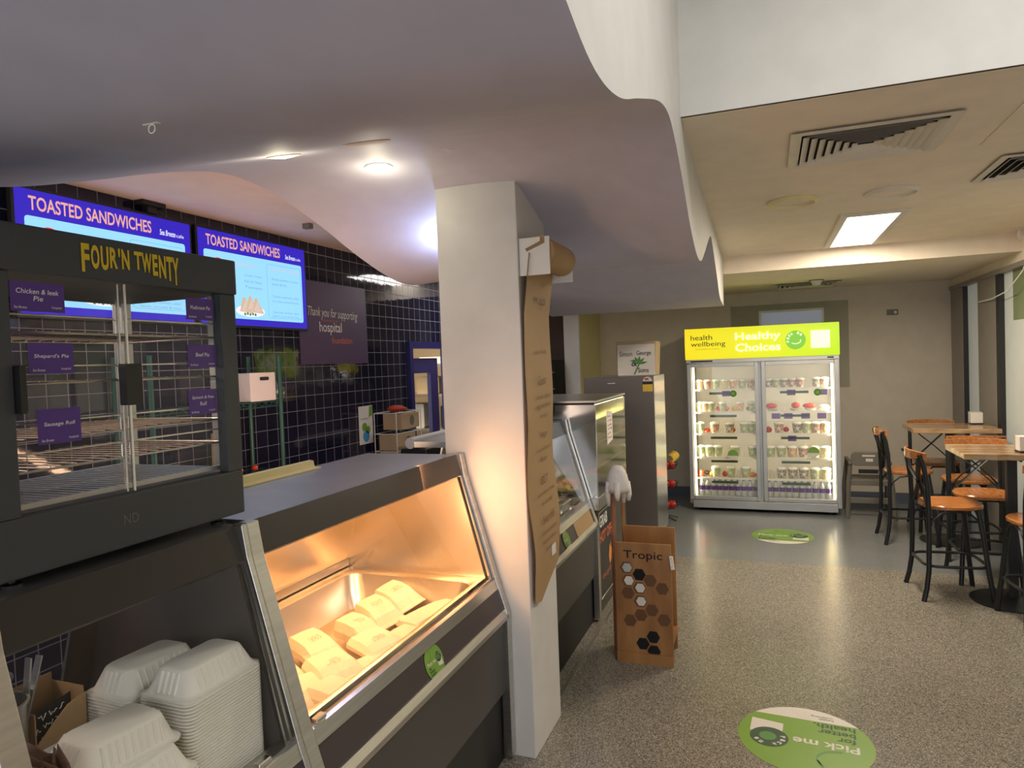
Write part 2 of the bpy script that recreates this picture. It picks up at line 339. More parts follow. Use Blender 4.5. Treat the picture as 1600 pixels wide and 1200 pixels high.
struct('baseboard_far', 'skirt', MB().box(-2.0, 1.85, 8.425, 8.45, 0, 0.12), 'blue grey skirting along far wall')
struct('wall_side', 'olive', MB().box(-2.02, -1.985, 7.46, 8.449, 0, 2.42), 'side wall left of the cooler with the yellow header glow in its colour')
struct('wall_end', 'col', MB().box(-2.16, -1.985, 7.42, 7.459, 0, 2.42), 'pale narrow wall end beside the dark kitchen')
# left wall (navy tiles) with the doorway cut out
wl = MB(); wl.box(-3.1, -3.0, -3, 5.30, 0, 3.5); wl.box(-3.1, -3.0, 5.30, 6.25, 1.93, 3.5); wl.box(-3.1, -3.0, 6.25, 8.45, 0, 3.5)
struct('wall_left', 'tile', wl, 'glossy navy tiled wall behind the menu screens')
struct('wall_back', 'backwall', MB().box(-2.9, -2.17, 7.9, 7.95, 0, 2.6), 'brown wall deep in the kitchen')
# ceilings
struct('ceiling_kitchen', 'kceil', MB().box(-3.0, -1.85, -3, 8.45, 2.60, 2.70), 'peach tinted kitchen ceiling behind the wavy soffit')
def xr(y): return -0.222 - 0.0212 * y
struct('ceiling_aisle', 'ceil', MB().add([(xr(2.56), 2.56, 2.57), (2.4, 2.60, 2.57), (2.4, 6.32, 2.57), (xr(6.32), 6.32, 2.57), (xr(2.56), 2.56, 2.75), (2.4, 2.60, 2.75), (2.4, 6.32, 2.75), (xr(6.32), 6.32, 2.75)],
    [(3, 2, 1, 0), (4, 5, 6, 7), (1, 2, 6, 5), (2, 3, 7, 6), (3, 0, 4, 7)]), 'tan ceiling over the aisle')
struct('trim_2', 'soffit_side', MB().add([(xr(2.56), 2.555, 2.57), (2.4, 2.595, 2.57), (2.4, 2.595, 3.4), (xr(2.56), 2.555, 3.4), (xr(2.56), 2.57, 2.57), (2.4, 2.61, 2.57), (2.4, 2.61, 3.4), (xr(2.56), 2.57, 3.4)],
    [(0, 1, 2, 3), (7, 6, 5, 4), (0, 4, 5, 1), (3, 2, 6, 7)]), 'white bulkhead face stepping up to the high ceiling')
struct('ceiling_far', 'ceil', MB().box(-3.0, 2.4, 6.32, 8.45, 2.42, 2.60), 'lower far ceiling beyond the beam')
struct('ceiling_high', 'soffit_side', MB().box(-4.8, 2.4, -3, 2.6, 3.4, 3.5), 'high white ceiling near the camera')
struct('wall_right', 'wall', MB().box(1.86, 2.0, -3, 3.4, 0, 3.4), 'tan wall nearer along the right side')
struct('wall_right_upper', 'ceil', MB().box(1.852, 2.0, 3.4, 8.45, 2.335, 2.57), 'strip of wall above the right windows')

# wavy soffit: three fair curves through measured heights, lofted across
CR = [(-3, 2.30), (-1.6, 2.42), (-0.4, 2.45), (0.3, 2.34), (0.6, 2.26), (0.88, 2.185), (1.07, 2.158), (1.286, 2.192), (1.55, 2.283), (1.916, 2.404), (2.156, 2.445), (2.352, 2.414), (2.6, 2.333), (2.842, 2.236), (3.15, 2.163), (3.434, 2.163), (3.756, 2.249), (4.157, 2.38), (4.456, 2.447), (4.726, 2.385), (5.103, 2.278), (5.546, 2.153), (6.31, 2.139)]
CM = [(-3, 2.30), (-1.6, 2.42), (-0.4, 2.45), (0.25, 2.35), (0.52, 2.27), (0.80, 2.19), (0.98, 2.168), (1.22, 2.205), (1.52, 2.30), (1.90, 2.42), (2.22, 2.495), (2.48, 2.505), (2.72, 2.464), (3.06, 2.357), (3.33, 2.235), (3.56, 2.195), (3.88, 2.255), (4.2, 2.38), (4.5, 2.447), (4.75, 2.39), (5.12, 2.28), (5.56, 2.16), (6.31, 2.139)]
CL = [(-3, 2.30), (-1.6, 2.42), (-0.4, 2.45), (0.2, 2.35), (0.45, 2.27), (0.70, 2.20), (0.93, 2.180), (1.24, 2.228), (1.49, 2.30), (1.80, 2.405), (2.06, 2.470), (2.27, 2.473), (2.47, 2.438), (2.70, 2.375), (3.00, 2.275), (3.30, 2.200), (3.55, 2.182), (3.9, 2.25), (4.25, 2.38), (4.5, 2.44), (4.75, 2.39), (5.12, 2.28), (6.31, 2.139)]
def cr_spline(P, t):
    n = len(P) - 1; i = min(int(t), n - 1); f = t - i
    g = lambda k: Vector(P[max(0, min(n, k))]); a, b, c, d = g(i - 1), g(i), g(i + 1), g(i + 2)
    return 0.5 * ((2 * b) + (c - a) * f + (2 * a - 5 * b + 4 * c - d) * f * f + (3 * b - a - 3 * c + d) * f ** 3)
NT = 132; NXX = 12; under = []
for i in range(NT + 1):
    t = 22 * i / NT; pr, pm, pl = cr_spline(CR, t), cr_spline(CM, t), cr_spline(CL, t)
    row = []
    for j in range(NXX + 1):
        s = j / NXX                                    # 0 right edge, 1 left edge
        a = (1 - s) * (1 - 2 * s); b = 4 * s * (1 - s); c = s * (2 * s - 1)
        q = pr * a + pm * b + pl * c; X0 = xr(q.x); row.append((X0 + (-1.95 - X0) * s, q.x, q.y))
    under.append(row)
sf = MB(); vs = [p for r in under for p in r]; fs = []
for i in range(NT):
    for j in range(NXX):
        a = i * (NXX + 1) + j; fs.append((a, a + 1, a + NXX + 2, a + NXX + 1))
sf.add(vs, fs)
struct('ceiling_wave', 'soffit', sf, 'lilac tinted wave shaped underside of the ceiling over the counter', smooth='all')
sr = MB(); vs = []; fs = []
for i in range(NT + 1):
    p = under[i][0]; vs += [p, (p[0] + .0005, p[1], 3.4)]
for i in range(NT): fs.append((2 * i, 2 * i + 2, 2 * i + 3, 2 * i + 1))
n0 = len(vs)
for i in range(NT + 1):
    p = under[i][-1]; vs += [p, (p[0], p[1], 3.4)]
for i in range(NT): fs.append((n0 + 2 * i, n0 + 2 * i + 1, n0 + 2 * i + 3, n0 + 2 * i + 2))
e = under[-1]; k0 = len(vs)
for p in e: vs += [p, (p[0], p[1], 3.4)]
for j in range(NXX): fs.append((k0 + 2 * j, k0 + 2 * j + 1, k0 + 2 * j + 3, k0 + 2 * j + 2))
struct('trim_3', 'soffit_side', sr.add(vs, fs), 'white side face of the wavy ceiling', smooth=True)
def soffit_z(x, y):
    best = None
    for i in range(NT):
        for j in range(NXX):
            a = under[i][j]; b = under[i + 1][j + 1]
            if b[0] <= x <= a[0] and a[1] <= y <= b[1]: return (a[2] + b[2]) / 2
    return 2.45
# column
struct('column', 'col', MB().box(-1.345, -0.972, 2.69, 3.07, 0, 2.49), 'square white column between the two counters', bevel=0.004)

# windows on the right
def window(n, y0, y1, label, mt, frame=True):
    o = struct('window_%d' % n, mt, MB().box(1.875, 1.885, y0, y1, 0.0, 2.335), label); return o
w1 = window(1, 7.44, 7.98, 'narrow window pane nearest the far wall', 'frost')
w2 = window(2, 3.4, 6.84, 'large window pane beside the tables', 'frost')
struct('window_patch', 'frostgreen', MB().prism([(6.35, 1.9), (6.62, 1.9), (6.62, 2.335), (5.2, 2.335), (5.2, 1.68), (6.35, 1.68)], (1.8735, 0, 0), NY, NZ, (0.001, 0, 0)), 'green stepped patch on the large pane', parent=w2)  # flat green patch with a stepped edge over the pane
for k, (a, b, lab) in enumerate(((7.98, 8.42, 'grey window post against the far wall'), (6.93, 7.44, 'broad grey window post between the panes'))):
    struct('trim_%d' % (4 + k), 'mullion', MB().box(1.83, 1.9, a, b, 0, 2.335), lab)
for k, y in enumerate((8.43, 7.97, 6.885)):
    struct('trim_%d' % (6 + k), 'black', MB().box(1.835, 1.9, y - 0.012 - 0.03 * (k == 2), y + 0.012 + 0.03 * (k == 2), 0, 2.335), 'black gasket line on window frame')
struct('trim_9', 'mullion', MB().box(1.82, 1.9, 3.4, 8.45, 2.30, 2.34), 'grey head rail above the windows')

# doorway to the kitchen store
fr = MB(); fr.box(-3.11, -2.96, 5.30, 5.36, 0, 1.93); fr.box(-3.11, -2.96, 5.36, 6.19, 1.87, 1.93); fr.box(-3.11, -2.96, 6.19, 6.25, 0, 1.93)
d_ = struct('door_1', 'blueframe', fr, 'royal blue door frame in the tiled wall')
lf = MB(); y0, y1 = 5.38, 5.98; lf.box(-3.08, -3.04, y0, y0 + 0.03, 0, 1.78); lf.box(-3.08, -3.04, y1 - 0.15, y1, 0, 1.78); lf.box(-3.08, -3.04, y0 + 0.03, y1 - 0.15, 1.64, 1.78); lf.box(-3.08, -3.04, y0 + .03, y1 - .15, 0, 0.6)
struct('door_leaf', 'purpleleaf', lf, 'violet door leaf with a vision panel', d_)
struct('door_pane', 'glass', MB().box(-3.062, -3.058, y0 + .03, y1 - .15, 0.6, 1.64), None, d_)
struct('wall_store', 'kraftbox', MB().box(-4.8, -4.75, 4, 8.4, 0, 3.4), 'cream wall of the store room seen through the door')
struct('wall_store_end', 'kraftbox', MB().box(-4.75, -3.1, 8.3, 8.4, 0, 3.4), 'far end wall of the store room')
st = thing('storage_rack', 'wire rack of boxes seen through the kitchen door', 'rack', (-3.6, 7.3, 0))
for z in (0.5, 0.95, 1.35, 1.7):
    box('shelf', 'wire', (-4.3, -3.15, 7.0, 7.6, z, z + 0.03), st)
for x in (-4.3, -3.18):
    box('post', 'wire', (x, x + 0.03, 7.0, 7.03, 0, 2.0), st)
kb = [('brown cardboard carton on the rack behind the door glass', 'kraftbox', -3.75, 1.38, .3, .2), ('dark mixer on the store rack shelf', 'black', -3.5, 0.98, .18, .26), ('stack of pale trays left on the store rack', 'cream', -3.95, 0.98, .28, .28), ('white tub on the right of the store rack', 'white', -3.25, 1.05 - .07, .16, .18), ('flat carton on the top store shelf', 'cream', -3.6, 1.73, .5, .08)]
for lab, mt, x, z, ww, hh in kb:
    tag(MB().prism(rrect(x - ww / 2, x + ww / 2, z, z + hh, 0.02, 3), (0, 7.1, 0), NX, NZ, (0, 0.35, 0)).build('carton' if 'carton' in lab else 'tub' if 'tub' in lab else 'tray_stack' if 'tray' in lab else 'mixer', mt), lab, 'box' if 'carton' in lab else 'container')

# ------------------------------------------------------------------ decals (green round stickers)
def decal(name, label, cat, o, u, v, r, group=None, parent=None, thick=0.001, simple=False, part_label=None):
    o, u, v = Vector(o), Vector(u).normalized(), Vector(v).normalized(); n = u.cross(v)
    if parent is None: t = thing(name, label, cat, o, 0, group)
    h = thick
    disc = MB().prism(circle(0, 0, r, 48), o, u, v, n * h)
    if parent is None: disc.build('backing', 'green', t); tt = t
    else: tt = disc.build(name, 'green', parent); (tag(tt, part_label) if part_label else None)
    # white foot of the sticker
    a0 = math.degrees(math.asin(-0.62)); seg = circle(0, 0, r * 0.999, 24, 180 - a0, 360 + a0)
    MB().prism(seg, o + n * h, u, v, n * h * .4).build('white_band', 'cream', tt)
    lt = MB(); e = n * h * 1.5
    text(lt, 'Pick me', o + e + u * (-.78 * r) + v * (-.02 * r), u, v, .95 * r, .20 * r, .02); lt.build('pale_lettering', 'cream', tt)
    lb = MB()
    for k, s_ in enumerate(('for', 'better', 'health.')):
        text(lb, s_, o + e + u * (-.74 * r) + v * ((-.22 - .18 * k) * r), u, v, (.27, .55, .62)[k] * r, .15 * r, .02)
    ls_ = MB(); text(ls_, 'health', o + e + n * h * .3 + u * (-.42 * r) + v * (-.74 * r), u, v, .22 * r, .055 * r, .01); text(ls_, 'wellbeing', o + e + n * h * .3 + u * (-.42 * r) + v * (-.82 * r), u, v, .34 * r, .055 * r, .01)
    lb.build('dark_lettering', 'dgreen', tt); ls_.build('small_lettering', 'dgreen', tt)
    if simple: return tt
    MB().prism([(.33 * r, -.36 * r), (.82 * r, -.42 * r), (.82 * r, .0), (.33 * r, .0)], o + n * h, u, v, n * h * .3).build('note_panel', 'cream', tt)
    MB().prism(circle(.52 * r, .12 * r, .29 * r, 28), o + n * h * 1.35, u, v, n * h * .3).build('dark_disc', 'dgreen', tt)
    MB().prism(circle(.54 * r, .10 * r, .13 * r, 16), o + n * h * 1.7, u, v, n * h * .2).build('leaf_mark', 'green2', tt)
    lw = MB(); l2 = MB(); word = 'Pick me'
    for i, ch in enumerate(word):
        if ch == ' ': continue
        a = math.radians(195 - i * 27); c = o + n * h * 1.8 + u * (.52 * r + .205 * r * math.cos(a)) + v * (.12 * r + .205 * r * math.sin(a))
        uu = (u * math.sin(a) - v * math.cos(a)); vv = (u * math.cos(a) + v * math.sin(a)); text(lw if i < 4 else l2, ch, c - uu * .03 * r - vv * .03 * r, uu, vv, .06 * r, .075 * r, .03)
    lw.build('ring_lettering', 'cream', tt); l2.build('ring_lettering', 'cream', tt)
    arc = MB(); pts = [(-.55 * r + .38 * r * math.cos(math.radians(a)), .60 * r + .3 * r * math.sin(math.radians(a)) - .12 * r) for a in range(-90, 60, 15)]
    arc.prism([p for p in pts] + [(p[0] * .9 - .03 * r, p[1] + .06 * r) for p in pts[::-1]], o + n * h, u, v, n * h * .3); arc.build('swoosh', 'green2', tt)
    return tt
ca, sa = math.cos(math.radians(-4)), math.sin(math.radians(-4))
decal('floor_decal', 'large round green Pick me floor decal nearest the camera, upside down', 'floor sticker', (0.11, 3.18, 0.0004), (-ca, -sa, 0), (sa, -ca, 0), 0.278)
decal('floor_decal', 'small looking round green floor decal in front of the drinks cooler', 'floor sticker', (0.085, 6.735, 0.0004), (1, -0.03, 0), (0.03, 1, 0), 0.272)

# ------------------------------------------------------------------ heated display counters
PROF_G0 = Vector((-1.248, 0, 1.225)); PROF_G1 = Vector((-1.122, 0, 0.785))
def post_profile():
    return [(-1.285, 1.318), (-1.252, 1.318), (-1.238, 1.235), (-1.108, 0.783), (-1.060, 0.640), (-1.060, 0.02), (-1.10, 0.02), (-1.10, 0.63), (-1.155, 0.783)]
def counter(name, label, y0, y1, posts, heated=False, end_x=-1.10, decal_args=None, rail_label=None):
    t = thing(name, label, 'display counter', (-1.5, (y0 + y1) / 2, 0)); L = Vector((0, y1 - y0, 0)); O = (0, y0, 0)
    MB().prism([(-1.72, 1.285), (-1.288, 1.285), (-1.279, 1.3145), (-1.72, 1.3145)], O, NX, NZ, L).build('top', 'steel_soft', t)
    MB().prism([(-1.281, 1.3135), (-1.273, 1.3150), (-1.248, 1.227), (-1.256, 1.220), (-1.285, 1.222), (-1.285, 1.26)], O, NX, NZ, L).build('fascia', 'fascia', t)
    gl = MB().prism([(-1.252, 1.228), (-1.246, 1.228), (-1.118, 0.782), (-1.124, 0.782)], O, NX, NZ, L).build('front_glass', 'glass', t)
    MB().prism([(-1.175, 0.748), (-1.175, 0.775), (-1.125, 0.785), (-1.112, 0.781), (-1.100, 0.742), (-1.115, 0.735)], O, NX, NZ, L).build('rail', 'steel', t)
    MB().prism([(-1.20, 0.742), (-1.112, 0.742), (-1.075, 0.640), (-1.20, 0.640)], O, NX, NZ, L).build('upper_panel', 'panel', t)
    MB().prism([(-1.10, 0.655), (-1.075, 0.655), (-1.060, 0.634), (-1.060, 0.616), (-1.10, 0.616)], O, NX, NZ, L).build('lower_rail', 'steel', t)
    MB().prism([(-1.75, 0.30), (-1.085, 0.30), (-1.075, 0.616), (-1.20, 0.64), (-1.75, 0.64)], O, NX, NZ, L).build('base_panel', 'panel2', t)
    box('kickboard', 'kick', (-1.72, -1.105, y0, y1, 0, 0.30), t)
    for (a, b) in posts:
        MB().prism(post_profile(), (0, a, 0), NX, NZ, (0, b - a, 0)).build('frame_post', 'steel', t, 0.003)
    # sloping rear doors
    return t
# ---- heated bay
hb = counter('heated_display_counter', 'heated glass display counter holding paper bags, ending against the white column', 1.405, 2.655, [(1.362, 1.405), (2.645, 2.683)], True)
MB().prism([(-1.86, 0.80), (-1.85, 0.80), (-1.70, 1.29), (-1.71, 1.29)], (0, 1.405, 0), NX, NZ, (0, 1.24, 0)).build('rear_door', 'amber', hb)
MB().prism([(-1.86, 0.70), (-1.12, 0.70), (-1.125, 0.785), (-1.245, 1.215), (-1.27, 1.285), (-1.70, 1.29), (-1.86, 0.80)], (0, 2.628, 0), NX, NZ, (0, 0.012, 0)).build('end_panel', 'amber', hb)
MB().prism([(-1.86, 0.70), (-1.16, 0.70), (-1.165, 0.785), (-1.28, 1.215), (-1.30, 1.285), (-1.70, 1.29), (-1.86, 0.80)], (0, 1.407, 0), NX, NZ, (0, 0.012, 0)).build('end_panel', 'amber', hb)
# sunk pan with a rounded rim
def ring(x0, x1, y0, y1, r, z): return [(a, b, z) for a, b in rrect(x0, x1, y0, y1, r, 6)]
pan = MB().loops([ring(-1.855, -1.15, 1.42, 2.628, 0.004, 0.792), ring(-1.79, -1.165, 1.46, 2.575, 0.05, 0.796), ring(-1.775, -1.175, 1.475, 2.56, 0.06, 0.788), ring(-1.755, -1.178, 1.50, 2.535, 0.07, 0.715), ring(-1.72, -1.185, 1.54, 2.50, 0.05, 0.66)], False, True)
pan.build('pan', 'amber', hb, smooth=True)
MB().prism([(-1.852, 0.80), (-1.83, 0.80), (-1.83, 0.83), (-1.842, 0.83)], (0, 1.42, 0), NX, NZ, (0, 1.205, 0)).build('door_track', 'steel', hb)
for x in (-1.40, -1.55):
    MB().tube([(x, 1.5, 1.262), (x, 2.55, 1.262)], 0.008).build('heat_lamp', 'heat', hb)
MB().tube([(-1.262 + .016, 2.605, 1.225), (-1.142 + .012, 2.605, 0.79)], 0.007, 4).build('glass_seal', 'fascia', hb)
MB().box(-1.135, -1.115, 1.43, 1.47, 0.783, 0.797).build('latch', 'chrome', hb, 0.003)
decal('round_sticker', None, None, (-1.0915, 2.035, 0.690), (0, 1, 0), (-0.34, 0, 0.94), 0.060, parent=hb, part_label='green round sticker with Pick me lettering')
# ---- neighbouring bay with take away boxes
nb = counter('servery_display_counter', 'glass fronted counter bay full of white takeaway boxes, under the pie warmer', 0.763, 1.360, [(0.717, 0.763), (1.345, 1.3615)])
MB().prism([(-1.86, 0.70), (-1.85, 0.70), (-1.845, 0.80), (-1.70, 1.29), (-1.71, 1.29), (-1.855, 0.80)], (0, 1.275, 0), NX, NZ, (0, 0.085, 0)).build('rear_door', 'amber', nb)
MB().prism([(-1.85, 0.80), (-1.84, 0.80), (-1.70, 1.27), (-1.71, 1.27)], (0, 1.262, 0), NX, NZ, (0, 0.012, 0)).build('door_edge', 'steel', nb)
MB().prism([(-1.85, 0.64), (-1.16, 0.64), (-1.165, 0.785), (-1.28, 1.215), (-1.30, 1.285), (-1.70, 1.29), (-1.85, 0.80)], (0, 1.348, 0), NX, NZ, (0, 0.010, 0)).build('end_panel', 'panel', nb)
box('deck', 'panel2', (-1.85, -1.145, 0.763, 1.345, 0.720, 0.735), nb)
MB().box(-1.137, -1.117, 1.22, 1.26, 0.783, 0.797).build('latch', 'chrome', nb, 0.003)
MB().tube([(-1.262 + .016, 1.335, 1.225), (-1.142 + .012, 1.335, 0.79)], 0.006, 4).build('glass_seal', 'fascia', nb)
# ---- counter beyond the column
fb = counter('sandwich_display_counter', 'glass salad display counter beyond the column with a green round sticker', 3.085, 4.285, [(4.262, 4.303)])
MB().prism([(-1.86, 0.80), (-1.85, 0.80), (-1.70, 1.29), (-1.71, 1.29)], (0, 3.4, 0), NX, NZ, (0, 0.86, 0)).build('rear_door', 'steel', fb)
box('deck', 'steel', (-1.85, -1.13, 3.09, 4.26, 0.74, 0.755), fb)
decal('round_sticker', None, None, (-1.089, 3.66, 0.690), (0, 1, 0), (-0.34, 0, 0.94), 0.055, parent=fb, simple=True, part_label='green round sticker on the dark panel')
MB().prism([(3.86, 0), (4.25, 0), (4.25, 0.108), (3.86, 0.108)], (-1.0735, 0, 0.640), NY, Vector((-0.345, 0, 0.94)), (0.0015, 0, 0)).build('paper_note', 'kraft', fb)
random.seed(3)
for k, (yy, mt, lab) in enumerate(((3.35, 'tomato', 'tray of sliced tomato nearest the column'), (3.60, 'lime', 'tray of shredded green lettuce'), (3.85, 'orange', 'tray of grated carrot'), (4.09, 'banana', 'tray of pale cheese by the steel chiller'))):
    t = thing('salad_tray', lab + ' in the far display counter', 'food tray', (-1.4, yy, 0.756))
    MB().loops([ring(-1.58, -1.22, yy - .10, yy + .10, .02, .757), ring(-1.60, -1.20, yy - .11, yy + .11, .02, .815), ring(-1.585, -1.215, yy - .10, yy + .10, .02, .813), ring(-1.575, -1.225, yy - .095, yy + .095, .02, .77)], True, True).build('tray', 'steel', t, smooth=True)
    h = MB()
    for q in range(40): h.ball((-1.4 + random.uniform(-.14, .14), yy + random.uniform(-.075, .075), .80 + random.uniform(0, .02)), random.uniform(.012, .022), .6, n=7, m=5)
    tag(h.build('salad', mt, t), kind='stuff')
# far counter top items
t = thing('coffee_grinder', 'black machine standing on the far counter behind the brown paper scroll', 'machine', (-1.52, 3.9, 1.315))
MB().prism(rrect(-1.66, -1.40, 1.33, 1.56, .02), (0, 3.8, 0), NX, NZ, (0, .3, 0)).build('body', 'black', t); box('feet', 'black', (-1.64, -1.42, 3.82, 4.08, 1.3145, 1.33), t); MB().prism(rrect(-1.62, -1.44, 1.36, 1.46, .015), (0, 3.797, 0), NX, NZ, (0, .003, 0)).build('red_panel', 'redprint', t)

# ------------------------------------------------------------------ clamshell boxes
def rr3(hx, hy, r, z, dx=0.0): return [(a + dx, b, z) for a, b in rrect(-hx, hx, -hy, hy, r, 4)]
def clam_lid():
    """lid with ribbed ends, 0.23 x 0.155 m, its rim at z = 0"""
    mb = MB().loops([rr3(.115, .078, .022, 0), rr3(.116, .079, .022, .006), rr3(.108, .071, .020, .008), rr3(.104, .067, .022, .013), rr3(.088, .050, .024, .056), rr3(.080, .043, .020, .062)])
    for s in (-1, 1):
        for k in range(4):
            y = -.024 + k * .016; mb.tube([(s * .1045, y, .012), (s * .0885, y, .055)], .0035, 6)
        for k in range(9):
            x = -.068 + k * .017; mb.tube([(x, s * .0675, .012), (x, s * .0505, .054)], .003, 6)
    return mb
def clam_base(depth=.045):
    return MB().loops([rr3(.090, .053, .02, -depth), rr3(.1, .064, .022, -.012), rr3(.108, .071, .022, -.006), rr3(.116, .079, .022, -.004), rr3(.116, .079, .022, 0)])
def rim_stack(n, pitch):
    mb = MB()
    for k in range(n):
        z = -k * pitch
        mb.loops([rr3(.112, .075, .022, z - pitch * .98), rr3(.1165, .0795, .022, z - pitch * .55), rr3(.1165, .0795, .022, z - pitch * .2), rr3(.112, .075, .022, z)])
    return mb
def clam(label, x, y, z, rz, nest=0, pitch=.0068, tilt=(0, 0), base=True):
    t = thing('takeaway_box', label, 'takeaway box', (0, 0, 0), 0, None)
    clam_lid().build('lid', 'pulp', t, smooth=True)
    if base: clam_base().build('base', 'pulp', t, smooth=True)
    t.location = (x, y, z); t.rotation_euler = (tilt[0], tilt[1], rz); return t
def nested(label, x, y, z, rz, n, pitch=.0068):
    """the open boxes nested under the top one: one thing each"""
    proto = None
    for k in range(n):
        if proto is None:
            o = MB().loops([rr3(.1085, .0715, .022, -pitch * .95), rr3(.1170, .080, .022, -pitch * .6), rr3(.1170, .080, .022, -pitch * .22), rr3(.112, .075, .022, -pitch * .02)]).build('nested_takeaway_box', 'pulp', origin=False); proto = o
        else: o = proto.copy(); COL.objects.link(o)
        o.location = (x, y, z - k * pitch); o.rotation_euler = (0, 0, rz)
        tag(o, label, 'takeaway box', label)
D0 = .7358
def stack(lab_top, lab_nest, x, y, zr, rz, tilt=(0, 0), pitch=.0075, nz=None):
    clam(lab_top, x, y, zr, rz, tilt=tilt, base=False)
    z1 = nz if nz else zr; n = int((z1 - D0) / pitch); nested(lab_nest, x, y, z1, rz, n, (z1 - D0) / n)
stack('large white takeaway box lid topping the tall right hand stack', 'open white takeaway box nested in the tall right hand stack', -1.282, 1.226, 0.975, PI / 2)
stack('white takeaway box topping the shaded stack behind the tall one', 'open white takeaway box nested in the shaded rear stack', -1.452, 1.222, 0.955, PI / 2 - .03)
clam('white takeaway box tipped open in front of the tall stack', -1.292, .990, .926, PI / 2, tilt=(.10, .07), base=False)
stack('white takeaway box lying lowest against the glass', 'open white takeaway box nested in the low front stack', -1.244, 0.985, 0.858, PI / 2)
stack('grey shaded takeaway box behind the brown sachets', 'open white takeaway box under the grey shaded one', -1.410, .972, .858, PI / 2)
def tin(label, x, y, z0, r, h):
    t = thing('steel_tin', label, 'tin', (x, y, z0))
    MB().lathe([(r * .8, 0), (r * .92, h * .5), (r, h), (r * 1.06, h), (r * 1.06, h + .004), (r * .97, h + .004), (r * .9, h * .5), (r * .76, .006)], (x, y, z0), 28).build('bowl', 'steel', t, smooth=True)
    return t
tin('tall steel tin nearest the left edge, beside cutlery', -1.535, .915, D0, .062, .285)
tin('steel tin behind the nearer one on the left edge', -1.665, .965, D0, .062, .290)
for k, (x, y, a, lab) in enumerate(((-1.53, .955, -.30, 'long steel tongs leaning in the near tin'), (-1.52, .96, -.12, 'second flat steel utensil leaning in the near tin'))):
    tag(MB().box(x - .009, x + .009, y - .002, y + .002, .85, 1.10).turn(a, (x, y, .9), 'X').build('serving_tongs', 'steel'), lab, 'utensil')
pb = thing('paper_bag', 'open brown paper bag holding a black printed leaflet', 'paper bag', (-1.57, 1.04, D0))
bgm = MB(); Z0 = D0
bgm.prism([(.985, Z0), (1.100, Z0), (1.103, Z0 + .235), (1.06, Z0 + .225), (1.02, Z0 + .195), (.985, Z0 + .165)], (-1.515, 0, 0), NY, NZ, (.003, 0, 0)); bgm.box(-1.62, -1.515, .985, .988, Z0, Z0 + .235); bgm.box(-1.62, -1.515, 1.097, 1.10, Z0, Z0 + .25); bgm.box(-1.62, -1.617, .988, 1.097, Z0, Z0 + .27)
bgm.build('bag', 'kraft', pb)
lf_ = thing('leaflet', 'black leaflet with white lettering inside the paper bag', 'leaflet', (-1.54, 1.03, D0 + .04))
MB().prism([(.992, 0), (1.085, 0), (1.085, .20), (.992, .185)], (-1.54, 0, D0 + .04), NY, NZ, (.002, 0, 0)).build('sheet', 'black', lf_)
scribble(MB(), (-1.537, 1.0, D0 + .15), NY, NZ, .08, .07, 3, 5, .0012, .15).build('lettering', 'wtext', lf_)
tr_ = thing('sachet_carton', 'open card carton of brown sachets at the bottom left of the servery bay', 'carton', (-1.3, .81, D0))
for bb in ((-1.33, -1.205, .785, .787, D0, .95), (-1.33, -1.205, .861, .863, D0, .95), (-1.33, -1.328, .787, .861, D0, .95), (-1.207, -1.205, .787, .861, D0, .95), (-1.328, -1.207, .787, .861, D0, .90)): box('side', 'kraft', bb, tr_)
random.seed(11)
for k in range(12):
    x = -1.305 + (k % 4) * .025; y = .800 + (k // 4) * .024; zb = .902
    m_ = MB().loops([[(x - .018, y - .012, zb), (x + .018, y - .012, zb), (x + .018, y + .012, zb), (x - .018, y + .012, zb)], [(x - .024, y - .010, zb + .05), (x + .024, y - .010, zb + .05), (x + .024, y + .010, zb + .05), (x - .024, y + .010, zb + .05)], [(x - .024, y - .002, zb + .095 + .015 * (k % 3)), (x + .022, y - .002, zb + .10), (x + .022, y + .002, zb + .10), (x - .024, y + .002, zb + .105)]])
    m_.turn(random.uniform(-.8, .8), (x, y, 0)); tag(m_.build('sauce_sachet', 'brown'), 'crumpled dark brown sachet heaped in the card carton of the servery bay', 'sachet', 'brown sachets by the takeaway boxes')
tag(MB().tube([(-1.47, .80, D0 + .01), (-1.47, .80, .86), (-1.46, .83, .88), (-1.45, .845, .86), (-1.45, .845, D0 + .01)], .007, 8).build('black_tool', 'black'), 'black handled tool lying behind the brown sachets', 'utensil')

# ------------------------------------------------------------------ paper bags in the heated bay
def paper_bag(label, x, y, z, rz, L=.21, W=.115, H=.05, tilt=0.0, seed=0, write=True, pitchx=0.0):
    t = thing('sandwich_bag', label, 'paper bag')
    rnd = random.Random(seed)
    def lp(xx, w, h, zb=0): return [(xx, -w, zb), (xx, -w * .97, zb + h * .45), (xx, -w * .72, zb + h), (xx, 0, zb + h * 1.04), (xx, w * .72, zb + h), (xx, w * .97, zb + h * .45), (xx, w, zb), (xx, 0, zb)]
    w = W / 2
    MB().loops([lp(-L / 2, w * .95, H * .80), lp(-L / 2 + .01, w, H), lp(-L * .15, w * 1.02, H * 1.05), lp(L * .12, w * 1.02, H * .95), lp(L * .30, w * 1.03, H * .60), lp(L * .42, w * 1.04, H * .22), lp(L / 2, w * 1.04, .004)]).build('bag', 'bag', t, 0.003)
    if write:
        s = MB(); scribble(s, (-L * .08, w * .40, H * 1.045), -NY, NX, w * .85, L * .20, 3, seed, .0010); s.v = [Vector((p.x, p.y, H * 1.10 + .0008 + (p.z - H * 1.045) * .3)) for p in s.v]; s.build('handwriting', 'ink', t)
    t.location = (x, y, z); t.rotation_euler = (tilt, pitchx, rz); return t
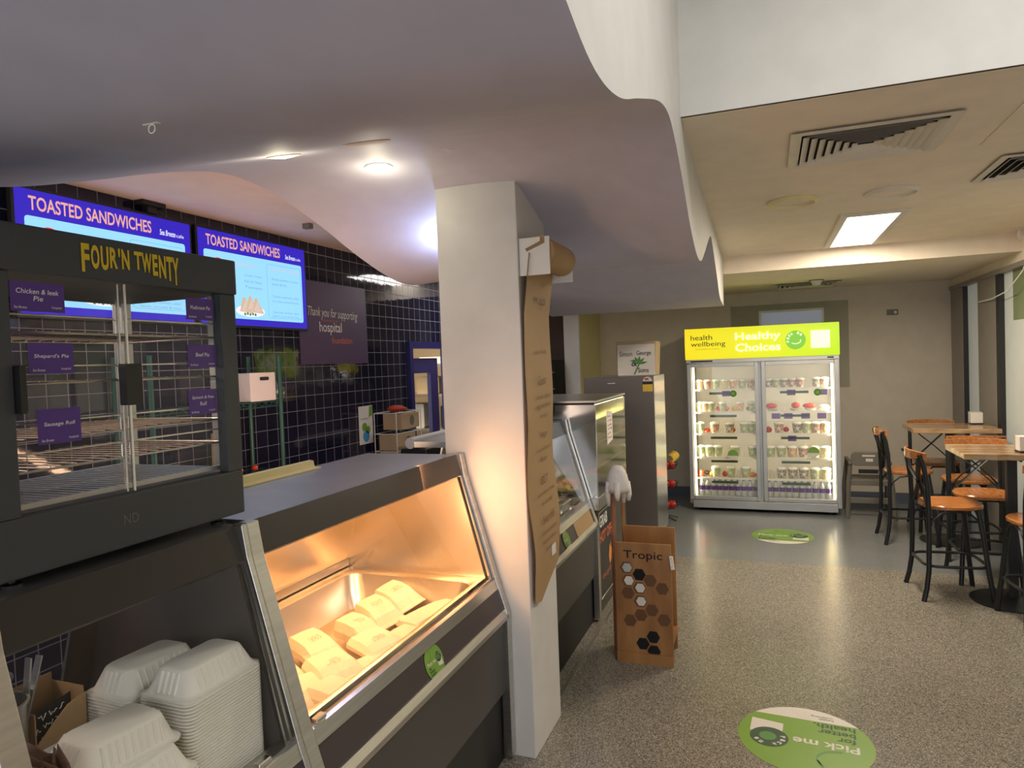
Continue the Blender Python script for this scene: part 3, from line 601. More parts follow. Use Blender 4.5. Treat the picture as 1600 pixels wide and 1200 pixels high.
bags = [('white paper bag propped highest, at the back right of the pan', -1.475, 2.40, .70, -.45, .20, .13, .060, .25, 1),
        ('white paper bag lying second from the right in the pan', -1.475, 2.24, .685, -.5, .20, .13, .065, .2, 2),
        ('written-on white bag in the middle of the pan', -1.46, 2.065, .680, -.35, .20, .11, .060, .12, 3),
        ('white paper bag on the left rear of the pan', -1.545, 1.905, .675, -.45, .21, .13, .050, .1, 4),
        ('flat white bag in the centre, close to the glass', -1.30, 1.93, .715, -.45, .19, .15, .030, .1, 5),
        ('white bag with small writing, left and close to glass', -1.345, 1.735, .705, -.55, .20, .15, .035, .1, 6),
        ('white bag in the nearest left corner of the pan', -1.335, 1.585, .690, -.6, .19, .12, .040, .05, 7),
        ('long flat white bag along the glass at the right', -1.27, 2.33, .690, 1.35, .36, .13, .030, .0, 8),
        ('white bag half hidden behind the left steel post', -1.52, 1.68, .675, -.4, .20, .13, .050, .1, 9),
        ('long flat white bag along the glass below the middle bags', -1.285, 2.13, .68, 1.45, .26, .12, .028, .0, 10)]
bags += [('white bag in the lowest left corner, against the glass and post', -1.235, 1.60, .700, -.2, .17, .13, .035, .0, 11), ('flat white bag against the glass under the centre bag', -1.235, 1.80, .690, -.3, .15, .15, .03, 0, 12)]
for b in bags: paper_bag(b[0], b[1], (b[2] + .085 if b[9] > 1 else b[2] + .065) - (.015 if b[9] == 2 else 0), b[3] + .014, b[4], b[5], b[6], b[7], b[8], b[9], write=b[9] in (1, 2, 3, 4, 5, 6))
tag(MB().box(-1.72, -1.60, 1.60, 2.215, 1.3145, 1.340).build('cream_strip', 'yellowstrip'), 'x', 'strip')
bpy.data.objects.remove(bpy.data.objects['cream_strip'])
tag(MB().prism([(-1.715, 1.3145), (-1.66, 1.3145), (-1.66, 1.320), (-1.69, 1.322), (-1.695, 1.345), (-1.715, 1.347)], (0, 1.55, 0), NX, NZ, (0, .675, 0)).build('cream_channel', 'yellowstrip', bevel=.002), 'cream plastic channel strip lying along the back of the heated counter top', 'plastic strip')

# ------------------------------------------------------------------ pie warmer
pw = thing('pie_warmer', 'charcoal glass pie warmer with yellow lettering standing on the counter', 'pie warmer', (-1.5, 1.1, 1.3145))
XF, XB, YL, YR, ZB, ZT = -1.30, -1.705, 0.785, 1.412, 1.335, 1.994
box('base', 'charcoal', (XB, XF, YL, YR, ZB, 1.448), pw, .004)
hd = box('header', 'charcoal', (XB, XF + .006, YL - .002, YR + .002, 1.905, ZT), pw, .004)
for y in (YL, YR - .05): box('stile', 'charcoal', (XF - .03, XF, y, y + .05 + (.01 if y == YL else 0), 1.448, 1.905), pw, .002)
for (x, y) in ((XB + .0, YL), (XB, YR - .03)): box('corner_post', 'steel_soft', (x, x + .035, y, y + .03, 1.448, 1.905), pw)
box('corner_post', 'steel_soft', (XF - .085, XF - .032, YR - .012, YR - .002, 1.448, 1.905), pw)
box('side_glass', 'glass', (XB + .03, XF - .03, YR - .006, YR - .003, 1.448, 1.905), pw)
box('rear_glass', 'glass', (XB + .004, XB + .008, YL + .03, YR - .03, 1.448, 1.905), pw)
for (y0_, y1_, x_) in ((YL + .06, 1.092, XF - .006), (1.078, YR - .05, XF - .016)):
    d = box('sliding_door', 'glass', (x_ - .004, x_, y0_, y1_, 1.452, 1.903), pw)
    MB().box(x_ - .005, x_ + .002, y1_ - .004 if y0_ < 1 else y0_, y1_ if y0_ < 1 else y0_ + .004, 1.452, 1.903).build('door_edge', 'chrome', d)
    yh = y0_ + (0 if y0_ < 1 else -.004); MB().prism(rrect(yh, yh + (.012 if y0_ < 1 else .040), 1.640, 1.730, .004), (x_, 0, 0), NY, NZ, (.022, 0, 0)).build('handle', 'black', d)
def rack_part(z, x0=XB + .04, x1=XF - .035, y0=YL + .03, y1=YR - .03, n=17):
    mb = MB(); mb.tube([(x0, y0, z), (x1, y0, z), (x1, y1, z), (x0, y1, z)], .0028, 6, True)
    for k in range(1, n): 
        y = y0 + (y1 - y0) * k / n; mb.tube([(x0, y, z + .003), (x1, y, z + .003)], .0016, 5)
    for (a, b) in ((y0 + .005, (y0 + y1) / 2 - .01), ((y0 + y1) / 2 + .01, y1 - .005)):
        mb.tube([(x1, a, z), (x1, a, z + .030), (x1, a + .006, z + .034), (x1, b - .006, z + .034), (x1, b, z + .030), (x1, b, z)], .0022, 6)
    return mb
for z in (1.795, 1.695, 1.585, 1.525): rack_part(z).build('wire_rack', 'wire', pw)
bt = MB()
for k in range(26):
    y = YL + .03 + k * .0215; bt.prism([(0, 0), (.008, 0), (.008, .33), (0, .33)], (XF - .035, y, 1.460), Vector((0, 1, 0)), Vector((-1, 0, 0)), (0, 0, .003))
bt.box(XF - .045, XF - .033, YL + .03, YR - .03, 1.455, 1.465); bt.box(XB + .03, XB + .042, YL + .03, YR - .03, 1.455, 1.465); bt.box(XF - .2, XF - .192, YL + .03, YR - .03, 1.455, 1.4605)
bt.build('slotted_tray', 'steel_soft', pw)
for x, y in ((XF - .04, YR - .055), (XF - .04, YL + .06), (XB + .04, YR - .05), (XB + .04, YL + .06)):
    MB().lathe([(.018, 0), (.018, .006), (.006, .008), (.006, .0208)], (x, y, 1.3145), 12).build('foot', 'black', pw)
lt = MB(); fnt = [('F', 0.985, .018, .058), ('O', 1.006, .019, .050), ('U', 1.028, .018, .050), ('R', 1.049, .018, .044), ("'", 1.069, .005, .018), ('N', 1.077, .019, .043), ('T', 1.108, .019, .040), ('W', 1.127, .026, .044), ('E', 1.155, .014, .048), ('N', 1.172, .019, .052), ('T', 1.193, .017, .056), ('Y', 1.209, .019, .064)]
for ch, y, ww, hh in fnt: text(lt, ch, (XF + .0075, y, (1.976 if ch != "'" else 1.976) - hh), NY, NZ, ww, hh, .035)
lt.build('lettering', 'ytext', pw)
nd = MB(); text(nd, 'ND', (XF + .001, 1.055, 1.385), NY, NZ, .035, .020, -.012); nd.build('scratched_initials', 'greyplastic', pw)
tagbox = [('Chicken & leek\nPie', .848, .952, 1.832, 1.888), ("Shepard's Pie", .876, .964, 1.713, 1.773), ('Sausage Roll', .885, .972, 1.577, 1.645), ('Mushroom Pie', 1.264, 1.350, 1.836, 1.889), ('Beef Pie', 1.262, 1.352, 1.718, 1.775), ('Spinach & Feta\nRoll', 1.258, 1.346, 1.602, 1.664)]
nm_ = ['top left', 'middle left', 'bottom left', 'top right', 'middle right', 'bottom right']
for (s_, a, b, z0, z1), q in zip(tagbox, nm_):
    xx = XF - .004 if a < 1 else XF - .0145
    t = thing('price_card', 'purple card reading %s on the warmer glass, %s' % (s_.replace('\n', ' '), q), 'card', (xx, (a + b) / 2, z0))
    MB().box(xx, xx + .001, a, b, z0, z1).build('card', 'purple', t)
    tx = MB(); ls = s_.split('\n')
    for i, l in enumerate(ls):
        lw = (b - a) * min(.78, .060 * len(l)); text(tx, l, (xx + .0014, (a + b) / 2 - lw / 2, z0 + (z1 - z0) * (.60 - .24 * i if len(ls) > 1 else .48)), NY, NZ, lw, .0095, .004, .15)
    text(tx, 'Sea Breeze', (xx + .0014, a + .006, z0 + .005), NY, NZ, .024, .005, .0, .2); text(tx, 'hospital', (xx + .0014, b - .026, z0 + .006), NY, NZ, .019, .006, 0)
    tx.build('lettering', 'wtext', t)

# ------------------------------------------------------------------ menu screens and poster
def screen(label, y0):
    t = thing('menu_screen', label, 'screen', (-2.96, y0 + .475, 1.97)); y1 = y0 + .95; z0, z1 = 1.972, 2.535
    box('bezel', 'black', (-2.975, -2.945, y0, y1, z0, z1), t, .002); box('wall_bracket', 'black', (-2.999, -2.975, y0 + .3, y0 + .65, 2.15, 2.4), t)
    X = -2.9445; MB().box(X - .001, X, y0 + .012, y1 - .012, z0 + .015, z1 - .012).build('display', 'tvblue', t)
    MB().prism(rrect(y0 + .05, y1 - .05, z0 + .055, z1 - .125, .015), (X, 0, 0), NY, NZ, (.0006, 0, 0)).build('menu_panel', 'tvlight', t)
    a = MB(); text(a, 'TOASTED SANDWICHES', (X + .001, y0 + .07, z1 - .100), NY, NZ, .62, .062, .018); a.build('title', 'tvtext', t)
    a = MB(); text(a, 'Sea Breeze', (X + .001, y1 - .21, z1 - .098), NY, NZ, .10, .030, .012, .2); text(a, 'cafe', (X + .001, y1 - .105, z1 - .096), NY, NZ, .05, .018, 0); a.build('cafe_name', 'tvwhite', t)
    MB().prism(circle(y0 + .155, z1 - .215, .052), (X + .0006, 0, 0), NY, NZ, (.0004, 0, 0)).build('red_badge', 'tvred', t)
    a = MB(); text(a, 'Toasted Sandwiches', (X + .001, y0 + .23, z1 - .190), NY, NZ, .22, .022, 0)
    text(a, 'Toasted Gourmet Sandwiches', (X + .001, y0 + .585, z1 - .185), NY, NZ, .29, .020, 0); a.build('section_titles', 'tvorange', t)
    a = MB(); rows = (('Sliced sandwich, cheese,', .25), ('tomato & ham', .28), ('Turkish sandwich, salad,', .36), ('ham, cheese, avocado & tomato', .39), ('Gourmet chicken, salad,', .46), ('bacon, avocado & mayo', .485))
    for s_, dz in rows: text(a, s_, (X + .001, y0 + .60, z1 - dz), NY, NZ, .26 if len(s_) > 15 else .14, .016, -.004)
    for s_, dz in (('Cheese, Tomato', .25), ('Ham & Cheese', .285), ('Tomato', .32)): text(a, s_, (X + .001, y0 + .36, z1 - dz), NY, NZ, .15, .015, -.004)
    a.build('menu_lines', 'tvgrey', t)
    fr_ = MB(); pts = rrect(y0 + .56, y0 + .885, z0 + .075, z1 - .150, .015); fr_.tube([(X + .001, p[0], p[1]) for p in pts], .0009, 4, True); fr_.build('menu_border', 'tvgrey', t)
    MB().prism([(y0 + .40 + .125 * math.cos(k * PI / 16), z0 + .105 + .035 * math.sin(k * PI / 16)) for k in range(32)], (X + .0006, 0, 0), NY, NZ, (.0003, 0, 0)).build('plate_picture', 'tvwhite', t)
    b_ = MB(); c_ = MB()
    for k in range(3):
        y_ = y0 + .31 + .05 * k; z_ = z0 + .10 + .010 * (k % 2); q_ = X + .0012 + .0004 * k
        b_.prism([(0, 0), (.105, -.006), (.045, .085), (.030, .088)], (q_, y_, z_), NY, NZ, (.0002, 0, 0)); c_.prism([(.012, .006), (.050, .072), (.085, .002)], (q_ + .0002, y_, z_), NY, NZ, (.0001, 0, 0))
    b_.build('sandwich_crust_picture', 'tvbread', t); c_.build('sandwich_filling_picture', 'tvorange', t)
    g_ = MB(); 
    for k in range(5): g_.prism(circle(0, 0, .009, 8), (X + .0024, y0 + .35 + .022 * k, z0 + .085 + .004 * (k % 2)), NY, NZ, (.0002, 0, 0))
    g_.build('salad_picture', 'tvgreen', t)
    return t
screen('left menu screen partly hidden behind the pie warmer', 1.945); screen('right menu screen beside the plum coloured poster', 2.925)
po = thing('wall_poster', 'plum poster thanking for support of a hospital foundation, on the tiles', 'poster', (-2.998, 4.25, 1.75))
box('board', 'poster', (-2.999, -2.990, 3.84, 4.665, 1.745, 2.335), po)
a = MB(); text(a, 'Thank you for supporting', (-2.989, 3.935, 2.07), NY, NZ, .61, .085, -.004, .3, -.02); text(a, 'hospital', (-2.989, 4.06, 1.955), NY, NZ, .27, .095, .006); a.build('white_lettering', 'wtext', po)
a = MB(); text(a, 'foundation', (-2.989, 4.20, 1.895), NY, NZ, .26, .048, 0); text(a, 'TOWNSVILLE', (-2.989, 4.08, 2.052), NY, NZ, .2, .014, -.01); a.build('orange_lettering', 'otext', po)
fl = thing('wall_flyer', 'white flyer with green and blue blobs on the tiled wall', 'flyer', (-2.998, 4.61, 1.1))
box('sheet', 'white', (-2.999, -2.997, 4.515, 4.71, 1.105, 1.405), fl)
MB().prism(circle(0, 0, .035, 14), (-2.9965, 4.59, 1.24), NY, NZ, (.0006, 0, 0)).prism(circle(0, 0, .03, 14), (-2.9965, 4.64, 1.215), NY, NZ, (.0006, 0, 0)).prism([(0, 0), (.05, .02), (.05, .09), (.01, .09)], (-2.9965, 4.655, 1.31), NY, NZ, (.0006, 0, 0)).build('green_print', 'green', fl)
MB().prism(circle(0, 0, .045, 14), (-2.9963, 4.61, 1.165), NY, NZ, (.0004, 0, 0)).build('blue_print', 'bluecap', fl); a = MB(); text(a, 'Food Services', (-2.996, 4.54, 1.30), NY, NZ, .11, .012, 0); a.build('lettering', 'ink', fl)

# ------------------------------------------------------------------ kitchen shelf rack etc.
kr = thing('wire_shelving', 'green wire shelving unit against the tiled wall, right of the pie warmer', 'shelving', (-2.82, 2.8, 0))
for x, y in ((-2.74, 3.31), (-2.97, 3.31), (-2.74, 2.4), (-2.97, 2.4)): MB().tube([(x, y, 0), (x, y, 1.80)], .013, 10).build('post', 'rack', kr)
for z in (.55, 1.115, 1.53):
    s_ = MB()
    for x in (-2.74, -2.97):
        for dz in (0, -.03): s_.tube([(x, 2.4, z + dz), (x, 3.31, z + dz)], .0035, 6)
    for y in (2.4, 3.31):
        for dz in (0, -.03): s_.tube([(-2.97, y, z + dz), (-2.74, y, z + dz)], .0035, 6)
    for k in range(1, 26): s_.tube([(-2.97, 2.4 + k * .035, z + .004), (-2.74, 2.4 + k * .035, z + .004)], .0018, 5)
    s_.tube([(-2.74, 2.4 + k * .03, z - .03 * (k % 2)) for k in range(31)], .0025, 5); s_.build('shelf', 'rack', kr)
wb = thing('white_box', 'white plastic box file with a black slot on the upper wire shelf', 'storage box', (-2.84, 3.18, 1.536))
MB().prism(rrect(3.06, 3.27, 1.5365, 1.70, .006), (-2.93, 0, 0), NY, NZ, (.19, 0, 0)).build('body', 'peach_plastic', wb)
MB().prism(rrect(3.14, 3.215, 1.655, 1.675, .009), (-2.7395, 0, 0), NY, NZ, (.0015, 0, 0)).build('handle_slot', 'black', wb)
tag(MB().loops([[(x, y, z) for x, y in rrect(-2.92, -2.82, 2.93, 3.045, .01, 3)] for z in (1.1205, 1.35, 1.37)]).build('brown_paper_sack', 'kraft'), 'orange brown paper sack on the lower wire shelf', 'paper bag')
for k, y in enumerate((3.08, 3.2)): tag(MB().ball((-2.86, y, 1.1375), .019, .9).build('small_tomato', 'tomato'), 'small red round item on the lower wire shelf, %s' % ('near the sack' if k == 0 else 'near the post'), 'vegetable')
cb_ = thing('work_bench', 'steel kitchen bench along the tiled wall', 'bench', (-2.75, 4.7, 0))
box('bench_top', 'steel', (-2.99, -2.45, 3.9, 5.25, .86, .90), cb_); [box('leg', 'steel', (x, x + .04, y, y + .04, 0, .86), cb_) for x in (-2.98, -2.5) for y in (3.92, 5.2)]
for k, (z, y) in enumerate(((.905, 4.70), (1.04, 4.69), (1.20, 4.76))):
    t = thing('kraft_glove_box', 'kraft glove dispenser box, %s of the stack by the doorway' % ('lowest', 'middle', 'topmost')[k], 'box', (-2.85, y + .15, z), 0, 'kraft glove boxes')
    MB().box(-2.93, -2.76, y, y + .29, z, z + .125).build('carton', 'kraftbox', t); MB().prism(circle(0, 0, .04, 16), (-2.7595, y + .17, z + .065), NY, NZ * 1, (.001, 0, 0)).build('opening', 'steel_soft', t)
wr = MB(); 
for z in (.905, 1.035, 1.175, 1.34): wr.tube([(-2.75, 4.66, z), (-2.75, 5.06, z), (-2.95, 5.06, z), (-2.95, 4.66, z)], .004, 6, True)
for x, y in ((-2.75, 4.66), (-2.75, 5.06), (-2.95, 4.66), (-2.95, 5.06)): wr.tube([(x, y, .9), (x, y, 1.34)], .004, 6)
tag(wr.build('wire_dispenser_rack', 'white'), 'white wire rack holding the kraft glove boxes', 'rack')
tag(MB().ball((-2.83, 4.80, 1.37), .05, .55, 1.2, 2.0, 14, 8).ball((-2.83, 4.9, 1.36), .035, .5, 1, 1.6).build('red_cloth', 'red', smooth=True), 'red cloth bundled on top of the wire rack', 'cloth')
pr = thing('paper_roll', 'white paper roll lying on a black box beside the column', 'paper roll', (-2.4, 4.75, 1.15))
tag(MB().prism([(-2.62, .90), (-2.35, .90), (-2.38, 1.09), (-2.60, 1.09)], (0, 4.45, 0), NX, NZ, (0, .65, 0)).build('black_machine', 'black', bevel=.01), 'black low machine under the white paper roll', 'machine')
MB().tube([(-2.5, 4.42, 1.135), (-2.5, 5.1, 1.135)], .042, 18).build('roll', 'white', pr, smooth=True)
# dark shelving deep in the kitchen, right of the column
ds = thing('dark_shelving', 'tall black shelving in the dark kitchen beyond the column', 'shelving', (-2.5, 7.3, 0))
box('frame', 'dark', (-2.85, -2.165, 7.05, 7.40, 0, 1.72), ds)
for z in (1.2, 1.4, 1.58): box('shelf_edge', 'greyplastic', (-2.85, -2.17, 7.03, 7.05, z, z + .012), ds)
tw = MB(); random.seed(5)
for k in range(60):
    a = random.uniform(0, 2 * PI); r = random.uniform(.02, .10); z = random.uniform(0, .16); tw.tube([(-2.0, 5.72, 1.50 + z), (-2.0 + r * math.cos(a), 5.72 + r * math.sin(a), 1.55 + z * 1.1)], .0022, 4)
tg = thing('tinsel_plant', 'spiky silver tinsel ornament behind the steel chiller', 'ornament', (-2.0, 5.72, 0)); tag(tw.build('tinsel', 'chrome', tg), kind='stuff'); MB().lathe([(.015, 0), (.015, 1.66)], (-2.0, 5.72, 0), 8).build('stem', 'black', tg); MB().lathe([(.12, 0), (.12, .02)], (-2.0, 5.72, 0), 20).build('base', 'black', tg)

# ------------------------------------------------------------------ paper scroll on the column
ps = thing('paper_scroll_holder', 'white bracketed holder with a roll of brown paper high on the column', 'paper holder', (-.9, 2.87, 2.13))
for y in (2.700, 3.045):
    MB().prism([(-.971, 2.065), (-.835, 2.065), (-.835, 2.222), (-.855, 2.222), (-.855, 2.195), (-.935, 2.165), (-.940, 2.178), (-.875, 2.205), (-.875, 2.222), (-.971, 2.222)], (0, y, 0), NX, NZ, (0, .006, 0)).build('bracket', 'white', ps, .001)
box('back_plate', 'white', (-.9715, -.968, 2.700, 3.051, 2.065, 2.222), ps)
MB().tube([(-.885, 2.708, 2.162), (-.885, 3.043, 2.162)], .068, 28).build('roll', 'kraft', ps, smooth=True)
sh = MB(); rows = []
random.seed(2)
for i in range(46):
    z = 2.16 - i * (1.42 / 45); row = []
    for j in range(9):
        s = j / 8; y = 2.690 + .345 * s + .02 * math.sin(i * .18) * (i / 45); x = -.955 + .034 * max(0, 1 - i / 8) ** 1 + .010 * math.sin(i * .35 + s * 1.5) * (i / 45) + .014 * (i / 45) * s
        zz = z - (.10 * (1 - abs(s - .25) * 1.2) * (i == 45) if i == 45 else 0) + (.04 * s if i == 45 else 0)
        row.append((x, y, zz))
    rows.append(row)
vs = [p for r in rows for p in r] + [(p[0] - .0012, p[1], p[2]) for r in rows for p in r]; n = len(rows) * 9; fs = []
for i in range(45):
    for j in range(8):
        a = i * 9 + j; fs.append((a, a + 1, a + 10, a + 9)); fs.append((n + a + 9, n + a + 10, n + a + 1, n + a))
sheet = sh.add(vs, fs).build('hanging_sheet', 'kraft', ps, smooth='all')
lines = [('Wraps', 1.93, .09, .16), ('wrap of the day', 1.73, .025, .17), ('Caesar', 1.60, .04, .12), ('chicken, bacon,', 1.535, .022, .2), ('egg, parmesan', 1.49, .022, .2), ('& mayo', 1.45, .022, .1), ('Vege', 1.36, .035, .1), ('roast pumpkin &', 1.30, .022, .2), ('feta', 1.26, .022, .09), ('BLT', 1.16, .035, .09), ('bacon, lettuce, tomato', 1.11, .022, .24), ('and aioli', 1.07, .022, .15), ('Sweet chilli', .99, .04, .17), ('chicken tenders,', .94, .022, .22), ('lettuce, cheese', .90, .022, .2), ('& mayo', .86, .022, .1)]
hw = MB()
for s_, z, h_, w_ in lines:
    i = (2.16 - z) / (1.42 / 45); xx = -.955 + .034 * max(0, 1 - i / 8) + .010 * math.sin(i * .35 + .75) * (i / 45) + .007 * (i / 45)
    text(hw, s_, (xx + .008, 2.875 - w_ / 2, z), NY, NZ, w_, h_, -.012, .2, .03)
hw.build('handwriting', 'brown', ps)
pt = MB().box(-.945, -.9435, 2.93, 2.99, .815, .90).build('price_ticket', 'white', ps); MB().box(-.9434, -.9428, 2.93, 2.99, .882, .90).build('ticket_band', 'purple', pt)

# ------------------------------------------------------------------ steel chiller, poster base
ch = thing('grab_and_go_chiller', 'steel ended glass fronted chiller beyond the sandwich counter', 'chiller', (-1.4, 4.8, 0))
MB().prism([(-1.9, .74), (-1.10, .74), (-1.065, .80), (-1.060, 1.41), (-1.9, 1.41)], (0, 4.315, 0), NX, NZ, (0, .015, 0)).build('end_panel', 'chrome', ch)
MB().prism([(-1.9, .74), (-1.10, .74), (-1.065, .80), (-1.060, 1.41), (-1.9, 1.41)], (0, 5.255, 0), NX, NZ, (0, .015, 0)).build('end_panel', 'chrome', ch)
box('rear_panel', 'steel', (-1.9, -1.88, 4.33, 5.255, .74, 1.41), ch)
box('top', 'steel', (-1.9, -1.055, 4.31, 5.275, 1.425, 1.437), ch); box('top_shadow_gap', 'black', (-1.89, -1.07, 4.32, 5.27, 1.41, 1.425), ch)
fg = MB().box(-1.066, -1.060, 4.33, 5.255, .80, 1.41).build('front_glass', 'glass_y', ch)
for z in (.95, 1.12, 1.28): box('shelf', 'steel', (-1.85, -1.12, 4.335, 5.25, z, z + .012), ch)
box('sill', 'steel', (-1.9, -1.055, 4.312, 5.275, .715, .80), ch, .004); box('inside_lamp', 'lamp', (-1.13, -1.11, 4.36, 5.22, 1.395, 1.405), ch)
area('chiller_lamp_light', (-1.25, 4.79, 1.39), (.1, .8), 3, (1, .92, .5))
pp = MB().prism([(4.62, 1.11), (4.80, 1.13), (4.80, 1.33), (4.62, 1.35)], (-1.0585, 0, 0), NY, NZ, (.001, 0, 0)).build('taped_notice', 'white', ch); scribble(MB(), (-1.057, 4.64, 1.14), NY, NZ, .14, .18, 6, 9, .0012).build('print', 'redprint', pp)
base = MB().prism([(-1.9, 0.0), (-1.09, 0.0), (-1.075, .10), (-1.075, .715), (-1.9, .715)], (0, 4.315, 0), NX, NZ, (0, .95, 0)).build('base', 'panel2', ch)
ad = thing('barbecue_poster', 'dark barbecue advertising poster with orange lettering under the chiller', 'poster', (-1.073, 4.55, .1))
box('board', 'black', (-1.0745, -1.068, 4.33, 4.80, .12, .69), ad)
MB().tube([(-1.067, 4.33, .12), (-1.067, 4.80, .12), (-1.067, 4.80, .69), (-1.067, 4.33, .69)], .006, 4, True).build('edge_frame', 'steel', ad)
a = MB(); text(a, 'GRAB', (-1.0675, 4.36, .585), NY, NZ, .22, .08, .02); a.build('white_lettering', 'wtext', ad)
a = MB(); text(a, 'HOT OFF', (-1.0675, 4.36, .48), NY, NZ, .34, .075, .02); text(a, 'the grill', (-1.0675, 4.4, .22), NY, NZ, .25, .05, 0); a.build('orange_lettering', 'otext', ad)
MB().prism([(0, 0), (.05, .02), (.07, .08), (.04, .16), (.045, .10), (.01, .14), (-.02, .06)], (-1.0677, 4.62, .28), NY, NZ, (.0006, 0, 0)).build('flame_print', 'orange', ad)

# ------------------------------------------------------------------ fridge, carton on it
fr = thing('upright_fridge', 'tall dark steel fridge standing beyond the counters', 'fridge', (-1.3, 6.5, 0))
box('body', 'steel_soft', (-1.625, -.975, 6.26, 6.86, .03, 1.54), fr, .004); box('door', 'fridge', (-1.625, -.975, 6.20, 6.255, .06, 1.54), fr, .006)
box('side_trim', 'steel', (-.9755, -.972, 6.20, 6.85, .06, 1.538), fr)
for x, y in ((-1.58, 6.3), (-1.02, 6.3), (-1.58, 6.8), (-1.02, 6.8)): MB().lathe([(.02, 0), (.02, .03)], (x, y, 0), 10).build('foot', 'black', fr)
box('badge', 'chrome', (-1.40, -1.33, 6.198, 6.2, 1.478, 1.484), fr)
e_ = box('energy_label', 'banana', (-1.075, -.985, 6.1975, 6.1995, 1.40, 1.475), fr); MB().prism(circle(0, 0, .042, 16, 0, 180), (-1.03, 6.1995, 1.492), NX, NZ, (0, -.002, 0)).build('rating_stars', 'cream', e_); box('band', 'black', (-1.075, -.985, 6.1965, 6.1975, 1.465, 1.490), e_); MB().box(-1.055, -1.02, 6.196, 6.1975, 1.505, 1.52).build('red_star', 'redprint', e_)
sg = thing('produce_carton', 'cream produce carton with a palm logo on top of the fridge', 'carton', (-1.2, 6.45, 1.541))
MB().prism([(-1.335, 1.541), (-.985, 1.541), (-.97, 1.83), (-.975, 1.86), (-1.35, 1.868), (-1.35, 1.84)], (0, 6.38, 0), NX, NZ, (0, .26, 0)).build('body', 'kraftbox', sg, .004)
box('face_print', 'cream', (-1.335, -.985, 6.377, 6.380, 1.545, 1.835), sg)
a = MB(); text(a, 'Simon', (-1.315, 6.376, 1.725), NX, NZ, .12, .048, 0); text(a, 'George', (-1.155, 6.376, 1.722), NX, NZ, .135, .052, .012); text(a, '&', (-1.205, 6.376, 1.63), NX, NZ, .055, .062, .01); text(a, 'Sons', (-1.145, 6.376, 1.57), NX, NZ, .10, .045, .012); a.build('lettering', 'ink', sg)
pl = MB()
for an in (20, 50, 80, 110, 145): 
    c, s_ = math.cos(math.radians(an)), math.sin(math.radians(an)); pl.prism([(0, 0), (.05 * c - .012 * s_, .05 * s_ + .012 * c), (.095 * c, .095 * s_ - .01), (.05 * c + .012 * s_, .05 * s_ - .012 * c)], (-1.14, 6.3755, 1.645), NX, NZ, (0, -.0006, 0))
pl.prism([(0, 0), (.012, 0), (-.03, -.09), (-.045, -.09)], (-1.14, 6.3755, 1.645), NX, NZ, (0, -.0006, 0)); pl.build('palm_logo', 'green2', sg)
# fruit rack behind the fridge
fk = thing('fruit_stand', 'black wire fruit stand of baskets standing behind the fridge', 'fruit stand', (-1.0, 7.2, 0))
f_ = MB()
f_.tube([(-1.1, 7.25, .0), (-1.1, 7.25, .85)], .008); f_.build('post', 'blackmetal', fk)
for z in (.12, .34, .54): 
    b_ = MB()
    for r, dz in ((.09, 0), (.12, .05)): b_.tube([(-1.03 + r * math.cos(k * PI / 8), 7.22 + r * math.sin(k * PI / 8), z + dz) for k in range(16)], .003, 5, True)
    for k in range(16): b_.tube([(-1.03 + .09 * math.cos(k * PI / 8), 7.22 + .09 * math.sin(k * PI / 8), z), (-1.03 + .12 * math.cos(k * PI / 8), 7.22 + .12 * math.sin(k * PI / 8), z + .05)], .002, 4)
    for k in range(-2, 3): b_.tube([(-1.03 - .08, 7.22 + k * .03, z), (-1.03 + .08, 7.22 + k * .03, z)], .002, 4)
    b_.build('basket', 'blackmetal', fk)
f_ = MB()
for (x, y) in ((-1.15, 7.3), (-.93, 7.12), (-.93, 7.3)): f_.tube([(-1.1, 7.25, .04), (x, y, 0.006)], .006)
f_.build('feet', 'blackmetal', fk)
k = 0
for z in (.125, .345, .545):
    for dx, dy in ((-.04, .04), (.045, .03), (.01, -.05), (.06, -.045)):
        lab = 'red apple, %s basket of the fruit stand, %s' % ({.125: 'bottom', .345: 'middle', .545: 'top'}[z], {(-.04, .04): 'left rear', (.045, .03): 'right rear', (.01, -.05): 'front', (.06, -.045): 'right front'}[(dx, dy)])
        t = thing('apple', lab, 'fruit', (-1.03 + dx, 7.22 + dy, z), 0, 'apples in the fruit stand')
        MB().lathe([(.005, .012), (.02, .003), (.034, .02), (.037, .04), (.028, .06), (.012, .064), (.004, .056)], (-1.03 + dx, 7.22 + dy, z), 14).build('flesh', 'apple', t, smooth=True); MB().tube([(-1.03 + dx, 7.22 + dy, z + .055), (-1.026 + dx, 7.22 + dy, z + .075)], .0015, 4).build('stem', 'brown', t)
for i in range(4):
    pts = []
    for q in range(9):
        a = -1.0 + q * .25; pts.append((-1.0 + .11 * math.cos(a) - .06 + .012 * i, 7.19 + .022 * i, .64 + .03 * i * .3 + .09 * math.sin(a) * .6))
    tag(MB().tube(pts, .016, 8, rs=[.005, .012, .016, .017, .018, .017, .015, .010, .005]).build('banana', 'banana', smooth=True), 'yellow banana on top of the fruit stand, %s from the front' % ('first', 'second', 'third', 'fourth')[i], 'fruit', 'bananas on the fruit stand')

